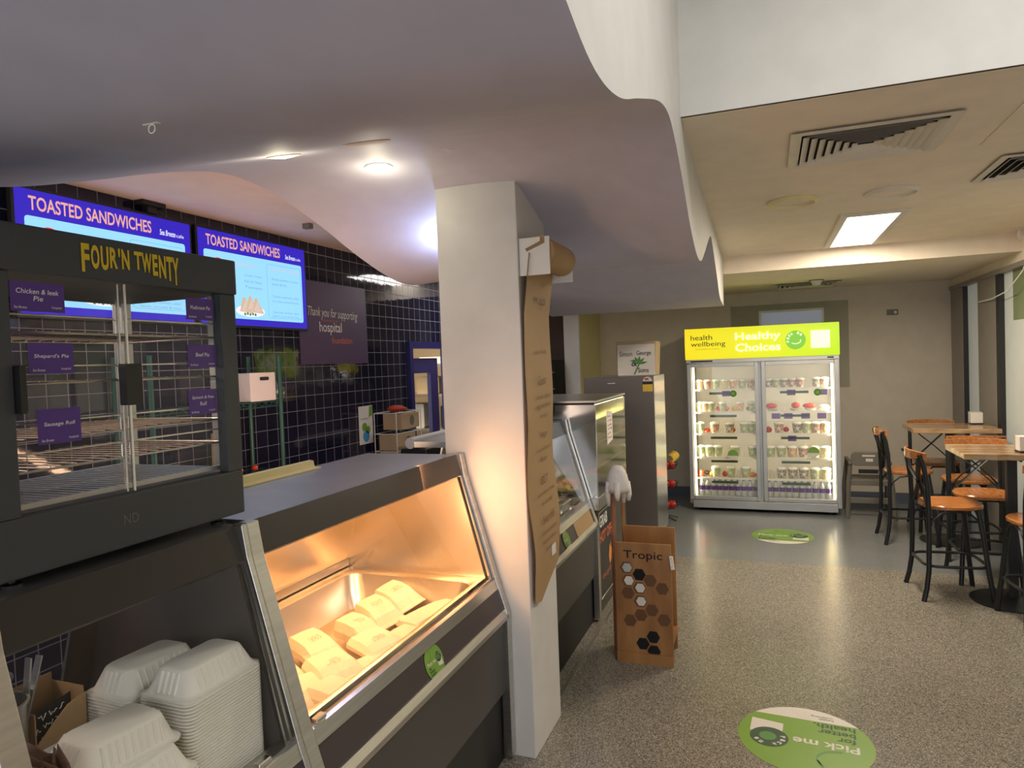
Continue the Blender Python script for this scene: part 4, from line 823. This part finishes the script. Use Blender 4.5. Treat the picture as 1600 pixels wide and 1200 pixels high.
# ------------------------------------------------------------------ wooden Tropic stand
ts = thing('plywood_stand', 'plywood stand with hexagon cutouts and Tropic lettering on the aisle floor', 'display stand', (-.68, 3.9, 0))
X0, X1, YF = -.835, -.523, 3.735
def hexa(cx, cz, r): return [(cx + r * math.cos(math.radians(60 * k)), cz + r * math.sin(math.radians(60 * k))) for k in range(6)]
MB().prism([(X0, 0.0), (X1, 0.0), (X1, .675), (X0, .675)], (0, YF, 0), NX, NZ, (0, .016, 0)).build('front_board', 'ply', ts, .002)
box('rear_board', 'ply', (X0 + .01, X1 - .01, YF + .25, YF + .266, .0, .71), ts, .002)
box('side_board', 'ply', (X0 - .006, X0 + .008, YF + .016, YF + .25, .0, .60), ts); box('shelf', 'ply', (X0 + .01, X1, YF + .018, YF + .25, .12, .135), ts)
box('foot_rail', 'ply', (X0, X1, YF - .012, YF, 0, .06), ts)
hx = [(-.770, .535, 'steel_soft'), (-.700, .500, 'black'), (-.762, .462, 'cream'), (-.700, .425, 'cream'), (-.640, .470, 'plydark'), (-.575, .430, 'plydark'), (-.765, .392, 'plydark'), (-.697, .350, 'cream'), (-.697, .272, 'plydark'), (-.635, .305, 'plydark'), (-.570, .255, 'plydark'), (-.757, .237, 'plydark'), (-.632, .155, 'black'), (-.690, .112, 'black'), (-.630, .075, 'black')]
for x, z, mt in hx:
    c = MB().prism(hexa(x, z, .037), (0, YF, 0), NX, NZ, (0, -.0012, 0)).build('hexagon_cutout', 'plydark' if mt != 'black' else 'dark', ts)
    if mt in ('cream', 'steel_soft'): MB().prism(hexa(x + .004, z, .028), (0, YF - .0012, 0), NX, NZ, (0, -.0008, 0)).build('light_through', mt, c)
a = MB(); text(a, 'Tropic', (-.785, YF - .001, .575), NX, NZ, .215, .058, .005); a.build('lettering', 'dark', ts)
tag(MB().box(-.526, -.508, 3.715, 3.733, .545, .615).turn(-.12, (-.52, 3.72, .58), 'Y').build('tissue_scrap', 'cloth'), 'scrap of white tissue hanging on the right edge of the plywood stand', 'tissue')
bp = thing('wooden_pole', 'reddish wooden pole standing up behind the plywood stand', 'pole', (-.88, 3.9, 0)); MB().tube([(-.872, 3.87, 0), (-.862, 3.87, 1.055)], .013, 10).build('shaft', 'pole', bp)
tag(MB().tube([(-.842, 4.06, .0), (-.848, 4.06, .98)], .012, 4).build('pale_batten', 'ply'), 'pale square timber batten beside the reddish pole', 'batten')
gv = MB(); random.seed(9)
gv.lathe([(.004, .035), (.03, .03), (.05, .0), (.062, -.04), (.07, -.09), (.066, -.12), (.03, -.10)], (-.835, 3.88, 1.05), 16, 1.0, .8)
for a_ in (0.2, 1.2, 2.4, 3.6, 4.8): gv.tube([(-.835 + .05 * math.cos(a_), 3.88 + .04 * math.sin(a_), .99), (-.835 + .062 * math.cos(a_), 3.88 + .05 * math.sin(a_), .92), (-.835 + .06 * math.cos(a_), 3.88 + .05 * math.sin(a_), .87 + .02 * math.sin(a_ * 3))], .02, 8, rs=[.022, .018, .010])
tag(gv.build('white_cloth', 'cloth', smooth='all'), 'white cloth glove draped over the wooden pole top', 'cloth')

# ------------------------------------------------------------------ drinks cooler
ck = thing('drinks_cooler', 'two door glass drinks cooler with a lime Healthy Choices header', 'cooler', (-.08, 8.0, 0))
CX0, CX1, CY0, CY1 = -.845, .678, 7.68, 8.40
box('left_side', 'greyplastic', (CX0, CX0 + .035, CY0, CY1, .08, 1.98), ck); box('right_side', 'steel_soft', (CX1 - .035, CX1, CY0, CY1, .08, 1.98), ck)
box('rear_liner', 'whitein', (CX0 + .035, CX1 - .035, CY1 - .03, CY1, .10, 1.66), ck); box('roof', 'greyplastic', (CX0 + .035, CX1 - .035, CY0 + .05, CY1, 1.66, 1.97), ck)
box('plinth', 'steel_soft', (CX0 + .035, CX1 - .035, CY0, CY1, .035, .12), ck, .003)
box('floor_liner', 'whitein', (CX0 + .035, CX1 - .035, CY0 + .05, CY1 - .03, .12, .135), ck)
box('mullion', 'steel_soft', (-.112, -.062, CY0 + .05, CY0 + .08, .135, 1.66), ck)
hdr = MB(); pr_ = []
for i in range(17):
    z = 1.665 + i * .335 / 16; pr_.append((z, -.015 * math.sin(PI * i / 16)))
vs = []; fs = []
for i, (z, dy) in enumerate(pr_): vs += [(CX0 - .005, CY0 - .035 + dy, z), (CX1 + .005, CY0 - .035 + dy, z + .0), (CX1 + .005, CY0 + .04, z), (CX0 - .005, CY0 + .04, z)]
for i in range(16):
    for j in range(4): fs.append((4 * i + j, 4 * i + (j + 1) % 4, 4 * i + 4 + (j + 1) % 4, 4 * i + 4 + j))
fs += [(3, 2, 1, 0), (64, 65, 66, 67)]
H_ = hdr.add(vs, fs).build('header', 'header', ck); tag(H_, 'glowing lime header sign')
box('under_header_rail', 'steel_soft', (CX0, CX1, CY0 - .02, CY0 + .04, 1.628, 1.664), ck)
yy = CY0 - .0525
a = MB(); text(a, 'health', (CX0 + .06, yy, 1.875), NX, NZ, .225, .055, .0); text(a, 'wellbeing', (CX0 + .06, yy, 1.790), NX, NZ, .36, .068, .0); a.build('black_lettering', 'ink', H_)
a = MB(); text(a, 'QUEENSLAND', (CX0 + .11, yy, 1.765), NX, NZ, .25, .02, -.01); MB.build(a, 'faint_lettering', 'ytext', H_)
a = MB(); text(a, 'Healthy', (CX0 + .52, yy, 1.835), NX, NZ, .45, .10, .02); text(a, 'Choices', (CX0 + .52, yy, 1.735), NX, NZ, .45, .085, .02); a.build('white_lettering', 'hwhite', H_)
cc = (CX0 + 1.115, 1.835); MB().prism(circle(0, 0, .098), (cc[0], yy + .003, cc[1]), NX, NZ, (0, -.002, 0)).build('round_mark', 'hgreen', H_)
a = MB()
for i, chh in enumerate('Pick me'):
    if chh == ' ': continue
    an = math.radians(190 - i * 24); c = Vector((cc[0] + .062 * math.cos(an), yy - .001, cc[1] + .062 * math.sin(an))); u_ = Vector((math.sin(an), 0, -math.cos(an))); v_ = Vector((math.cos(an), 0, math.sin(an)))
    text(a, chh, c - u_ * .010, u_, v_, .020, .026, .03)
a.tube([(cc[0] + .05 * math.cos(t_), yy - .001, cc[1] - .01 + .03 * math.sin(t_)) for t_ in (-2.4, -2, -1.5, -1, -.5, 0, .4)], .004, 5); a.build('round_mark_lettering', 'hwhite', H_)
MB().prism(rrect(CX0 + 1.26, CX0 + 1.44, 1.745, 1.925, .005), (0, yy + .003, 0), NX, NZ, (0, -.001, 0)).build('blank_white_square', 'hwhite', H_)
for (a_, b_, side) in ((CX0 + .005, -.100, 'l'), (-.074, CX1 - .005, 'r')):
    f_ = MB(); y0_, y1_ = CY0 - .001, CY0 + .045; z0_, z1_ = .125, 1.622; tk = .042
    f_.box(a_, a_ + tk, y0_, y1_, z0_, z1_); f_.box(b_ - tk, b_, y0_, y1_, z0_, z1_); f_.box(a_ + tk, b_ - tk, y0_, y1_, z0_, z0_ + tk); f_.box(a_ + tk, b_ - tk, y0_, y1_, z1_ - tk, z1_)
    d = f_.build('door', 'steel_soft', ck, .003); box('pane', 'glass_d', (a_ + tk, b_ - tk, CY0 + .015, CY0 + .02, z0_ + tk, z1_ - tk), d)
    xm = b_ - tk - .22 if side == 'l' else b_ - tk - .16
    for zz, rr_ in ((1.285, .036), (.62 if side == 'l' else .66, .055)):
        xs_ = xm if zz > 1 else (xm - .02 if side == 'l' else xm - .05)
        s_ = MB().prism(circle(0, 0, rr_, 24), (xs_, CY0 + .0148, zz), NX, NZ, (0, -.001, 0)).build('round_sticker', 'green2' if zz > 1 else 'green', d); MB().prism(circle(0, 0, rr_ * .5, 16) if zz > 1 else circle(0, 0, rr_ * .97, 16, 190, 350), (xs_, CY0 + .0136, zz), NX, NZ, (0, -.0006, 0)).build('sticker_mark', 'lime' if zz > 1 else 'cream', s_)
for x in (CX0 + .055, CX1 - .075): box('light_tube', 'tube', (x, x + .022, CY0 + .055, CY0 + .075, .17, 1.58), ck)
for x, y in ((CX0 + .1, CY0 + .07), (-.08, CY0 + .07), (CX1 - .1, CY0 + .07), (CX0 + .1, CY1 - .1), (CX1 - .1, CY1 - .1)): MB().tube([(x - .012, y, .020), (x + .012, y, .020)], .020, 12).box(x - .006, x + .006, y - .01, y + .01, .03, .045).build('castor', 'black', ck)
box('badge_strip', 'black', (CX1 - .11, CX1 - .05, CY0 - .022, CY0 - .02, 1.637, 1.652), ck); box('maker_plate', 'black', (CX0 + .05, CX0 + .28, CY0 - .022, CY0 - .02, 1.636, 1.652), ck)
SZ = [.355, .585, .845, 1.085, 1.335]
for (a_, b_) in ((CX0 + .06, -.11), (-.06, CX1 - .06)):
    for z in SZ:
        s_ = MB(); s_.box(a_, b_, CY0 + .10, CY0 + .112, z - .022, z)
        for k in range(22): s_.box(a_ + (b_ - a_) * k / 21.5, a_ + (b_ - a_) * k / 21.5 + .004, CY0 + .112, CY1 - .04, z - .008, z - .003)
        o = s_.build('shelf', 'whitein', ck)
        cards = MB(); gc = MB()
        pos = {1.335: (.35, .8), 1.085: (.12, .3, .55, .78), .845: (.35,), .585: (), .355: ()}[z] if a_ > -.2 else {1.335: (.45,), 1.085: (), .845: (), .585: (), .355: ()}[z]
        for q in pos: x = a_ + (b_ - a_) * q; cards.box(x, x + .085, CY0 + .095, CY0 + .098, z - .082, z - .024)
        if cards.v: cards.build('purple_ticket', 'plabel', o)
        x = a_ + (b_ - a_) * .25; gc.box(x, x + .28, CY0 + .095, CY0 + .098, z - .062, z - .036)
        gc.build('green_ticket', 'dgreen', o); 
# things on the shelves
def cup_proto():
    t = thing('fruit_cup', 'x', 'food cup')
    MB().lathe([(.027, 0), (.029, .004), (.037, .072), (.039, .078), (.036, .078)], (0, 0, 0), 14).build('cup', 'cupclear', t, smooth=True)
    MB().lathe([(.0395, .078), (.0395, .083), (.034, .088), (.020, .094)], (0, 0, 0), 14).build('lid', 'lidclear', t, smooth=True)
    MB().lathe([(.0300, .006), (.0345, .036), (.0382, .070)], (0, 0, 0), 14, cap=False).build('filling', 'lime', t)
    MB().box(-.012, .012, -.0385, -.034, .030, .050).build('sticker', 'cream', t)
    return t
protos = {}
FILL = {k: mat('cup_mix_' + k, c, .4, col2=(.70, .66, .48), noise=.4, nscale=55) for k, c in dict(orange=(.80, .30, .04), lime=(.30, .45, .10), tomato=(.65, .12, .04), banana=(.80, .58, .12), brown=(.14, .08, .05), redprint=(.38, .05, .05)).items()}
for kind in ('orange', 'lime', 'tomato', 'banana', 'brown', 'redprint'):
    p = cup_proto(); [c for c in p.children if c.name.startswith('filling')][0].data.materials[0] = FILL[kind]; protos[kind] = [p, False]
cn = {'orange': 'orange filled', 'lime': 'green salad', 'tomato': 'red filled', 'banana': 'yellow filled', 'brown': 'dark filled', 'redprint': 'dark red'}
ordn = ['first', 'second', 'third', 'fourth', 'fifth', 'sixth', 'seventh', 'eighth', 'ninth', 'tenth', 'eleventh']
def cup(kind, x, z, label, sc=1.0, y=CY0 + .155):
    p, used = protos[kind]
    if not used: o = p; protos[kind][1] = True
    else: o = dup(p)
    o.location = (x, y, z + .001); o.scale = (sc, sc, sc); tag(o, label, 'food cup', 'cups in the drinks cooler')
shelfname = {1.335: 'top', 1.085: 'second', .845: 'third', .585: 'fourth', .355: 'fifth'}
LEFT = {1.335: ['orange', 'tomato', 'lime', 'banana', 'orange', 'lime', 'tomato'], 1.085: ['banana', 'orange', 'lime', None, 'lime', None, None, 'orange', None, 'lime'], .845: ['lime', None, 'tomato', None, 'brown', None, 'lime', 'lime'], .585: ['lime', 'lime', 'lime', None, 'lime', None, 'lime'], .355: [None, None, 'lime', None, 'lime', None, 'lime', None]}
RIGHT = {1.335: ['brown', 'lime', 'brown', 'redprint', 'redprint', None, 'brown', 'tomato'], 1.085: [], .845: [None, 'redprint', None, 'brown', 'lime', 'redprint', 'orange'], .585: ['lime', 'lime', 'orange', 'redprint', 'banana', 'banana'], .355: [None, 'brown', 'brown', 'brown', 'lime', 'banana']}
for side, T, (a_, b_) in (('left', LEFT, (CX0 + .085, -.15)), ('right', RIGHT, (-.03, CX1 - .10))):
    for z, lst in T.items():
        n = len(lst); i = 0
        for k, kd in enumerate(lst):
            x = a_ + .03 + (b_ - a_ - .06) * (k / max(1, n - 1))
            if kd: cup(kd, x, z, '%s cup, %s from left on the %s shelf, %s door' % (cn[kd], ordn[i], shelfname[z], side), 1.08 if z > 1.2 else 1.30 if z < 1 else 1.12); i += 1
def veg(name, mt, x, z, label, r=.033, sx=1.0, sz=.9, y=CY0 + .165):
    t = thing(name, label, 'vegetable', (x, y, z)); MB().ball((x, y, z + r * sz + .001), r, sz, sx, 1).build('flesh', mt, t, smooth=True); MB().tube([(x, y, z + r * sz * 1.9), (x, y, z + r * sz * 2.25)], .004, 5).build('stalk', 'green2', t)
W_ = -.15 - (CX0 + .085)
for q, (name, mt, fx, z, lab, r, sx) in enumerate((('tomato', 'tomato', .38, 1.085, 'red tomato between cups on the second left shelf', .030, 1), ('orange_fruit', 'orange', .52, 1.085, 'orange fruit on the second left shelf', .030, 1), ('lemon', 'banana', .66, 1.085, 'yellow lemon on the second left shelf', .030, 1.2), ('lettuce', 'lime', .90, 1.085, 'small green lettuce near the right end of the second left shelf', .028, 1),
        ('tomato', 'tomato', .17, .845, 'red tomato left on the third left shelf', .028, 1.2), ('capsicum', 'tomato', .60, .845, 'red capsicum in the middle of the third left shelf', .033, 1.2), ('tomato', 'tomato', .04, .355, 'large red tomato at the left end of the fifth left shelf', .038, 1), ('eggplant', 'brown', .13, .355, 'dark aubergine behind the red tomato on the fifth left shelf', .028, 1.3), ('orange_fruit', 'orange', .24, .355, 'orange fruit on the fifth left shelf', .032, 1), ('capsicum', 'tomato', .46, .355, 'red capsicum between cups on the fifth left shelf', .033, .8), ('carrot', 'orange', .93, .355, 'long orange carrot at the right end of the fifth left shelf', .030, 1.9))):
    veg(name, mt, CX0 + .085 + W_ * fx, z, lab, r, sx, y=CY0 + (.165 if q not in (7,) else .26))
for fx, r, sx, lab in ((.08, .032, 1.9, 'long red capsicum left on the second right shelf'), (.48, .036, 1.2, 'round red capsicum in the middle of the second right shelf'), (.70, .030, 2.2, 'long orange red capsicum right on the second right shelf')):
    veg('capsicum', 'tomato', -.03 + .61 * fx, 1.085 + .022, lab, r, sx)
for i, (fx, lab) in enumerate(((.10, 'under the left capsicum'), (.48, 'under the round capsicum'), (.72, 'under the long capsicum'), (.94, 'at the right end'))):
    x = -.03 + .61 * fx; t = thing('salad_bowl', 'clear flat salad bowl %s on the second right shelf' % lab, 'bowl', (x, CY0 + .175, 1.086))
    MB().lathe([(.045, 0), (.062, .020), (.060, .0205)], (x, CY0 + .175, 1.086), 20).build('bowl', 'cupclear', t, smooth=True)
    if i == 3: MB().lathe([(.061, .021), (.05, .05), (.02, .06)], (x, CY0 + .175, 1.086), 20).build('lid', 'lidclear', t, smooth=True)
veg('tomato', 'redprint', -.015, .845, 'dark red round fruit at the left end of the third right shelf', .036); veg('tomato', 'redprint', .165, .845, 'dark red round fruit behind cups on the third right shelf', .030, y=CY0 + .24)
bt_ = thing('water_bottle', 'x', 'bottle')
MB().lathe([(.026, 0), (.030, .006), (.030, .07), (.028, .075), (.030, .08), (.030, .125), (.026, .15), (.013, .175), (.012, .188)], (0, 0, 0), 14).build('bottle', 'water', bt_, smooth=True)
MB().lathe([(.0308, .080), (.0308, .126)], (0, 0, 0), 14, cap=False).build('label_band', 'plabel', bt_); MB().lathe([(.0135, .186), (.0135, .202), (.012, .203)], (0, 0, 0), 12).build('cap', 'bluecap', bt_)
first = True
for side, a_, b_ in (('left', CX0 + .12, -.155), ('right', -.02, CX1 - .115)):
    for k in range(10):
        o = bt_ if first else dup(bt_); first = False
        o.location = (a_ + (b_ - a_) * k / 9, CY0 + .125, .136); tag(o, 'water bottle with purple label, %s from left behind the %s cooler door' % (ordn[k], side), 'bottle', 'water bottles on the cooler floor')

# ------------------------------------------------------------------ bar tables and stools
def table(label, x, y):
    t = thing('bar_table', label, 'table', (x, y, 0)); rnd = random.Random(int(x * 1000))
    edge = []
    for k in range(12): edge.append((x - .32 + .64 * k / 11, y - .26 + rnd.uniform(-.010, .010)))
    for k in range(12): edge.append((x + .32 - .64 * k / 11, y + .26 + rnd.uniform(-.010, .010)))
    MB().prism(edge, (0, 0, .975), NX, NY, (0, 0, .038)).build('table_top', 'tablewood', t, .004)
    box('post', 'blackmetal', (x - .028, x + .028, y - .028, y + .028, .02, .975), t, .003)
    MB().lathe([(.24, 0), (.24, .008), (.10, .016), (.04, .03)], (x, y, 0), 36).build('base_plate', 'blackmetal', t, smooth=True)
    MB().tube([(x - .24, y, .968), (x + .24, y, .968)], .012, 4).tube([(x, y - .2, .968), (x, y + .2, .968)], .012, 4).build('bracket', 'blackmetal', t)
    return t
table('live edge wood bar table nearest the camera, at the right side', 1.48, 5.32); table('live edge wood bar table nearer the far wall', 1.465, 6.87)
def stool_proto():
    t = thing('bar_stool', 'x', 'stool'); H = .64
    MB().loops([[(p[0], p[1], z) for p in rrect(-.175 * s, .195 * s, -.185 * s, .185 * s, .15 * s, 7)] for s, z in ((.93, H - .032), (1.0, H - .024), (1.0, H - .008), (.96, H))]).build('seat', 'seatwood', t, smooth=True)
    for s in (-1, 1):
        MB().tube([(-.215, s * .200, 0), (-.195, s * .192, .08), (-.178, s * .185, .20), (-.172, s * .180, .40), (-.172, s * .180, .62), (-.178, s * .180, .78), (-.195, s * .178, .90), (-.222, s * .175, .985)], .016, 10).build('rear_leg', 'blackmetal', t, smooth=True)
        MB().tube([(.205, s * .185, 0), (.180, s * .170, .20), (.155, s * .150, .45), (.135, s * .135, .61)], .016, 10).build('front_leg', 'blackmetal', t, smooth=True)
        MB().tube([(-.222, s * .172, .965), (-.205, s * .09, .86), (-.172, -s * .02, .76), (-.165, -s * .10, .68), (-.165, -s * .15, .62)], .016, 8, flat=.35).build('cross_strap', 'blackmetal', t, smooth=True)
        MB().tube([(-.172, s * .180, .47), (-.15, s * .178, .54), (-.09, s * .17, .59), (0, s * .165, .603), (.08, s * .155, .59), (.13, s * .150, .54), (.150, s * .150, .46)], .007, 8).build('seat_arch', 'blackmetal', t, smooth=True)
    MB().tube([(.150, -.150, .46), (.145, -.13, .54), (.14, -.06, .598), (.14, .06, .598), (.145, .13, .54), (.150, .150, .46)], .007, 8).build('seat_arch', 'blackmetal', t, smooth=True)
    MB().tube([(p[0], p[1], .235) for p in rrect(-.192, .190, -.192, .180, .09, 6)], .010, 8, True).build('foot_ring', 'blackmetal', t, smooth=True)
    vs = []; n = 14
    for k in range(n + 1):
        a = -1 + 2 * k / n; y = .20 * a; x = -.232 + .055 * a * a - .01; hh = .032 * (1 - .25 * a * a)
        vs.append([(x - .010, y, .975 - hh), (x + .008, y, .975 - hh), (x + .004, y, .975 + hh), (x - .012, y, .975 + hh)])
    MB().loops(vs).build('top_rail', 'seatwood', t, .003)
    return t
sp = stool_proto()
stools = [(1.135, 5.40, .10, 'wood and black metal bar stool on the left of the near table'), (1.125, 6.83, .05, 'bar stool on the left of the far table, beside the high chair'),
          (1.44, 5.80, -PI / 2 - .02, 'bar stool tucked behind the near table, facing it'), (1.50, 6.42, PI / 2 + .02, 'bar stool between the tables, facing the far table'),
          (1.46, 7.36, -PI / 2 + .03, 'bar stool furthest back, behind the far table'), (1.545, 4.93, PI / 2 + .12, 'bar stool cut off by the right photo edge, nearest the camera')]
for i, (x, y, rz, lab) in enumerate(stools):
    o = sp if i == 0 else dup(sp); o.location = (x, y, 0); o.rotation_euler = (0, 0, rz); tag(o, lab, 'stool', 'bar stools at the two tables')
for x, y, rz, lab in ((1.52, 5.17, .1, 'napkin dispenser on the near bar table'), (1.70, 7.02, .0, 'napkin dispenser on the far bar table')):
    t = thing('napkin_dispenser', lab, 'napkin dispenser', (0, 0, 0)); 
    box('body', 'black', (-.045, .045, -.03, .03, 0, .012), t); box('napkins', 'cream', (-.046, .046, -.031, .034, .012, .105), t, .003); box('side_plate', 'steel', (-.05, .05, .034, .04, 0, .11), t); t.location = (x, y, 1.0135); t.rotation_euler = (0, 0, rz)
# high chair
hc = thing('high_chair', 'grey plastic high chair between cooler and bar stools', 'high chair', (.95, 7.85, 0)); bx, by = .935, 7.85
MB().prism(rrect(-.17, .17, .53, .67, .05, 5), (bx, by - .20, 0), NX, NZ, (0, .025, 0)).build('backrest', 'greyplastic', hc, .006)
s_ = MB().prism(rrect(-.07, .05, .625, .642, .008, 4), (bx, by - .201, 0), NX, NZ, (0, -.001, 0)).build('slot', 'cream', hc); MB().box(bx - .035, bx + .03, by - .2018, by - .2, .575, .605).build('warning_label', 'cream', hc)
for sx in (-1, 1):
    MB().tube([(bx + sx * .175, by - .18, .56), (bx + sx * .20, by - .22, .30), (bx + sx * .215, by - .255, 0)], .022, 4).build('leg', 'greyplastic', hc, .004); MB().tube([(bx + sx * .175, by + .15, .56), (bx + sx * .20, by + .19, .30), (bx + sx * .215, by + .215, 0)], .022, 4).build('leg', 'greyplastic', hc, .004)
    MB().box(bx + sx * .18 - .018, bx + sx * .18 + .018, by - .22, by + .17, .545, .575).build('armrest', 'greyplastic', hc, .006)
for z, w_ in ((.18, .205), (.36, .19)): MB().box(bx - w_, bx + w_, by - .24 + z * .1, by - .21 + z * .1, z - .03, z + .03).build('front_bar', 'greyplastic', hc, .006)
box('seat', 'greyplastic', (bx - .16, bx + .16, by - .17, by + .14, .36, .39), hc, .006); MB().box(bx - .10, bx + .08, by - .175, by - .16, .45, .49).build('strap', 'black', hc)

# ------------------------------------------------------------------ ceiling fittings
def vent(name, label, x0, x1, y0, y1, z, n=6, mt='grille'):
    t = thing(name, label, 'air vent', ((x0 + x1) / 2, (y0 + y1) / 2, z)); cx, cy = (x0 + x1) / 2, (y0 + y1) / 2; hx, hy = (x1 - x0) / 2, (y1 - y0) / 2
    box('dark_box', 'dark', (x0 + .03, x1 - .03, y0 + .03, y1 - .03, z - .002, z - .0005), t)
    f = MB()
    def fr(s0, s1, za, zb):
        a = [(cx - hx * s0, cy - hy * s0), (cx + hx * s0, cy - hy * s0), (cx + hx * s0, cy + hy * s0), (cx - hx * s0, cy + hy * s0)]; b = [(cx + (p[0] - cx) * s1 / s0, cy + (p[1] - cy) * s1 / s0) for p in a]
        f.loops([[(p[0], p[1], za) for p in a], [(p[0], p[1], zb) for p in b], [(p[0], p[1], zb + .002) for p in b], [(p[0], p[1], za + .002) for p in a]], False, False)
    fr(1.0, .86, z - .010, z - .012); f.build('frame', mt, t)
    for k in range(n):
        f = MB(); s = .84 - k * .76 / n; fr(s, s - .085, z - .020, z - .007); f.build('louvre', mt, t)
    return t
vent('ceiling_vent', 'large square white air diffuser in the aisle ceiling', .105, .700, 2.93, 3.46, 2.57, 7)
vent('ceiling_vent', 'small slotted return grille near the far wall ceiling', .07, .72, 7.62, 8.10, 2.42, 5)
vent('ceiling_vent', 'air diffuser cut by the right edge of the photo', 1.02, 1.5, 3.72, 4.25, 2.57, 5)
cl = thing('ceiling_light_panel', 'glowing rectangular ceiling light panel over the aisle', 'ceiling light', (.65, 5.53, 2.55))
box('frame', 'grille', (.455, .845, 4.83, 6.23, 2.556, 2.5695), cl); box('diffuser', 'panellamp', (.50, .80, 4.89, 6.17, 2.5545, 2.556), cl)
for x, y, lab in ((.15, 4.24, 'left round ceiling speaker with a rim coloured as glowing yellow'), (.66, 4.27, 'right round ceiling speaker')):
    t = thing('ceiling_speaker', lab + ' in the aisle ceiling', 'ceiling speaker', (x, y, 2.57))
    MB().lathe([(.14, 0), (.14, -.010), (.120, -.020), (.115, -.004)], (x, y, 2.5695), 40, cap=False).build('rim', 'yellowstrip' if x < .3 else 'grille', t, smooth=True); MB().lathe([(.117, -.003), (.117, -.006)], (x, y, 2.5695), 40).build('grille', 'ceil', t)  # yellow on the left rim stands in for a glow on the trim
sm = thing('smoke_detector', 'round smoke detector on the far ceiling', 'smoke detector', (.47, 7.45, 2.40)); MB().lathe([(.055, 0), (.055, -.015), (.035, -.05), (.02, -.055)], (.47, 7.45, 2.4195), 20).build('body', 'grille', sm, smooth=True); MB().lathe([(.07, 0), (.07, -.006)], (.47, 7.45, 2.4198), 20).build('base', 'greyplastic', sm)
cv = thing('security_camera', 'small white camera hanging from the ceiling at the right edge', 'camera', (1.78, 6.2, 2.5)); MB().lathe([(.03, 0), (.03, -.02)], (1.78, 6.1, 2.5695), 14).build('mount', 'grille', cv); MB().tube([(1.78, 6.1, 2.55), (1.77, 6.06, 2.49)], .022, 12).build('body', 'grille', cv)
struct('trim_10', 'ceil', MB().box(.88, .886, 2.70, 3.50, 2.566, 2.5695), 'thin ceiling access panel joint')
# downlights on the wavy ceiling
def fitting(name, label, cat, p, n, parts):
    t = thing(name, label, cat); q = (-Vector(n)).to_track_quat('Z', 'Y')
    for pn, mt, mb in parts: mb.build(pn, mt, t, smooth=True)
    t.location = p; t.rotation_mode = 'XYZ'; t.rotation_euler = q.to_euler(); return t
for lab, p, n, lm in (('recessed yellow downlight in the wavy ceiling, nearest the white column top', (-1.443, 2.394, 2.507), (.044, -.022, -.999), 'lamp'), ('recessed yellow downlight in the wavy ceiling, leftmost', (-1.50, 1.885, 2.4225), (-.016, .275, -.961), 'lamp'), ('cool white downlight partly hidden by the column', (-1.475, 3.00, 2.374), (.097, -.325, -.941), 'bluelamp')):
    fitting('ceiling_downlight', lab, 'downlight', p, n, (('rim', 'grille', MB().lathe([(.056, 0.004), (.056, -.003), (.030, -.007), (.028, 0)], (0, 0, 0), 32, cap=False)), ('lamp', lm, MB().lathe([(.027, -.001), (.024, -.006), (.010, -.009)], (0, 0, 0), 24))))
fitting('flush_ceiling_plate', 'flat oval plate set in the wavy ceiling by the downlights', 'ceiling plate', (-1.157, 1.850, 2.406), (-.019, .283, -.959), (('plate', 'kceil', MB().lathe([(.075, .004), (.075, -.003), (.06, -.006)], (0, 0, 0), 32)),))
for lab, p, n in (('small clear hook on the wavy ceiling right of the downlights', (-1.099, 2.308, 2.505), (-.028, .072, -.997)), ('small clear hook on the near left of the wavy ceiling', (-1.056, .958, 2.168), (0, 0, -1))):
    fitting('ceiling_hook', lab, 'hook', p, n, (('base', 'lidclear', MB().box(-.018, .018, -.004, .004, -.002, .002)), ('ring', 'lidclear', MB().tube([(.008 * math.cos(k * PI / 6), 0, -.010 + .008 * math.sin(k * PI / 6)) for k in range(12)], .0012, 5, True))))
tag(MB().box(-2.64, -2.59, 3.46, 3.50, 2.570, 2.598).build('ceiling_sensor', 'greyplastic'), 'small grey sensor on the peach kitchen ceiling', 'sensor')
tag(MB().box(-2.99, -2.93, 2.58, 2.72, 2.575, 2.598).box(-2.985, -2.945, 2.62, 2.68, 2.54, 2.575).build('camera_bracket', 'black'), 'black bracket under the kitchen ceiling above the left menu screen', 'bracket')
wf = MB()
cab = [(1.80, 5.95, 2.42), (1.79, 6.1, 2.25), (1.79, 6.45, 2.13), (1.80, 6.9, 2.10), (1.80, 7.3, 2.10)]
wf = MB().tube(cab, .005, 6); tag(wf.build('white_cable', 'white', smooth=True), 'thin white cable drooping across the window posts', 'cable')
sk = thing('wall_socket', 'small grey socket plate high on the far wall', 'socket', (1.29, 8.449, 2.1)); box('plate', 'greyplastic', (1.23, 1.34, 8.440, 8.4495, 2.075, 2.135), sk); box('switch', 'grille', (1.30, 1.325, 8.437, 8.440, 2.09, 2.12), sk)
fp = MB().box(-.40, .85, 8.44, 8.4499, 1.30, 2.27); struct('trim_11', 'olive', fp, 'olive panel on the far wall behind the cooler').data.materials[0] = mat('olive_panel_paint', (.34, .33, .24), .6)
hwn = struct('window_3', 'grille', MB().box(-.09, .60, 8.430, 8.4398, 1.5, 2.20), 'small high window frame above the cooler'); box('blind_pane', mat('blind_glass', (.10, .11, .13), .08, emit=(.3, .33, .38), es=.25), (-.065, .575, 8.427, 8.430, 1.52, 2.175), hwn)
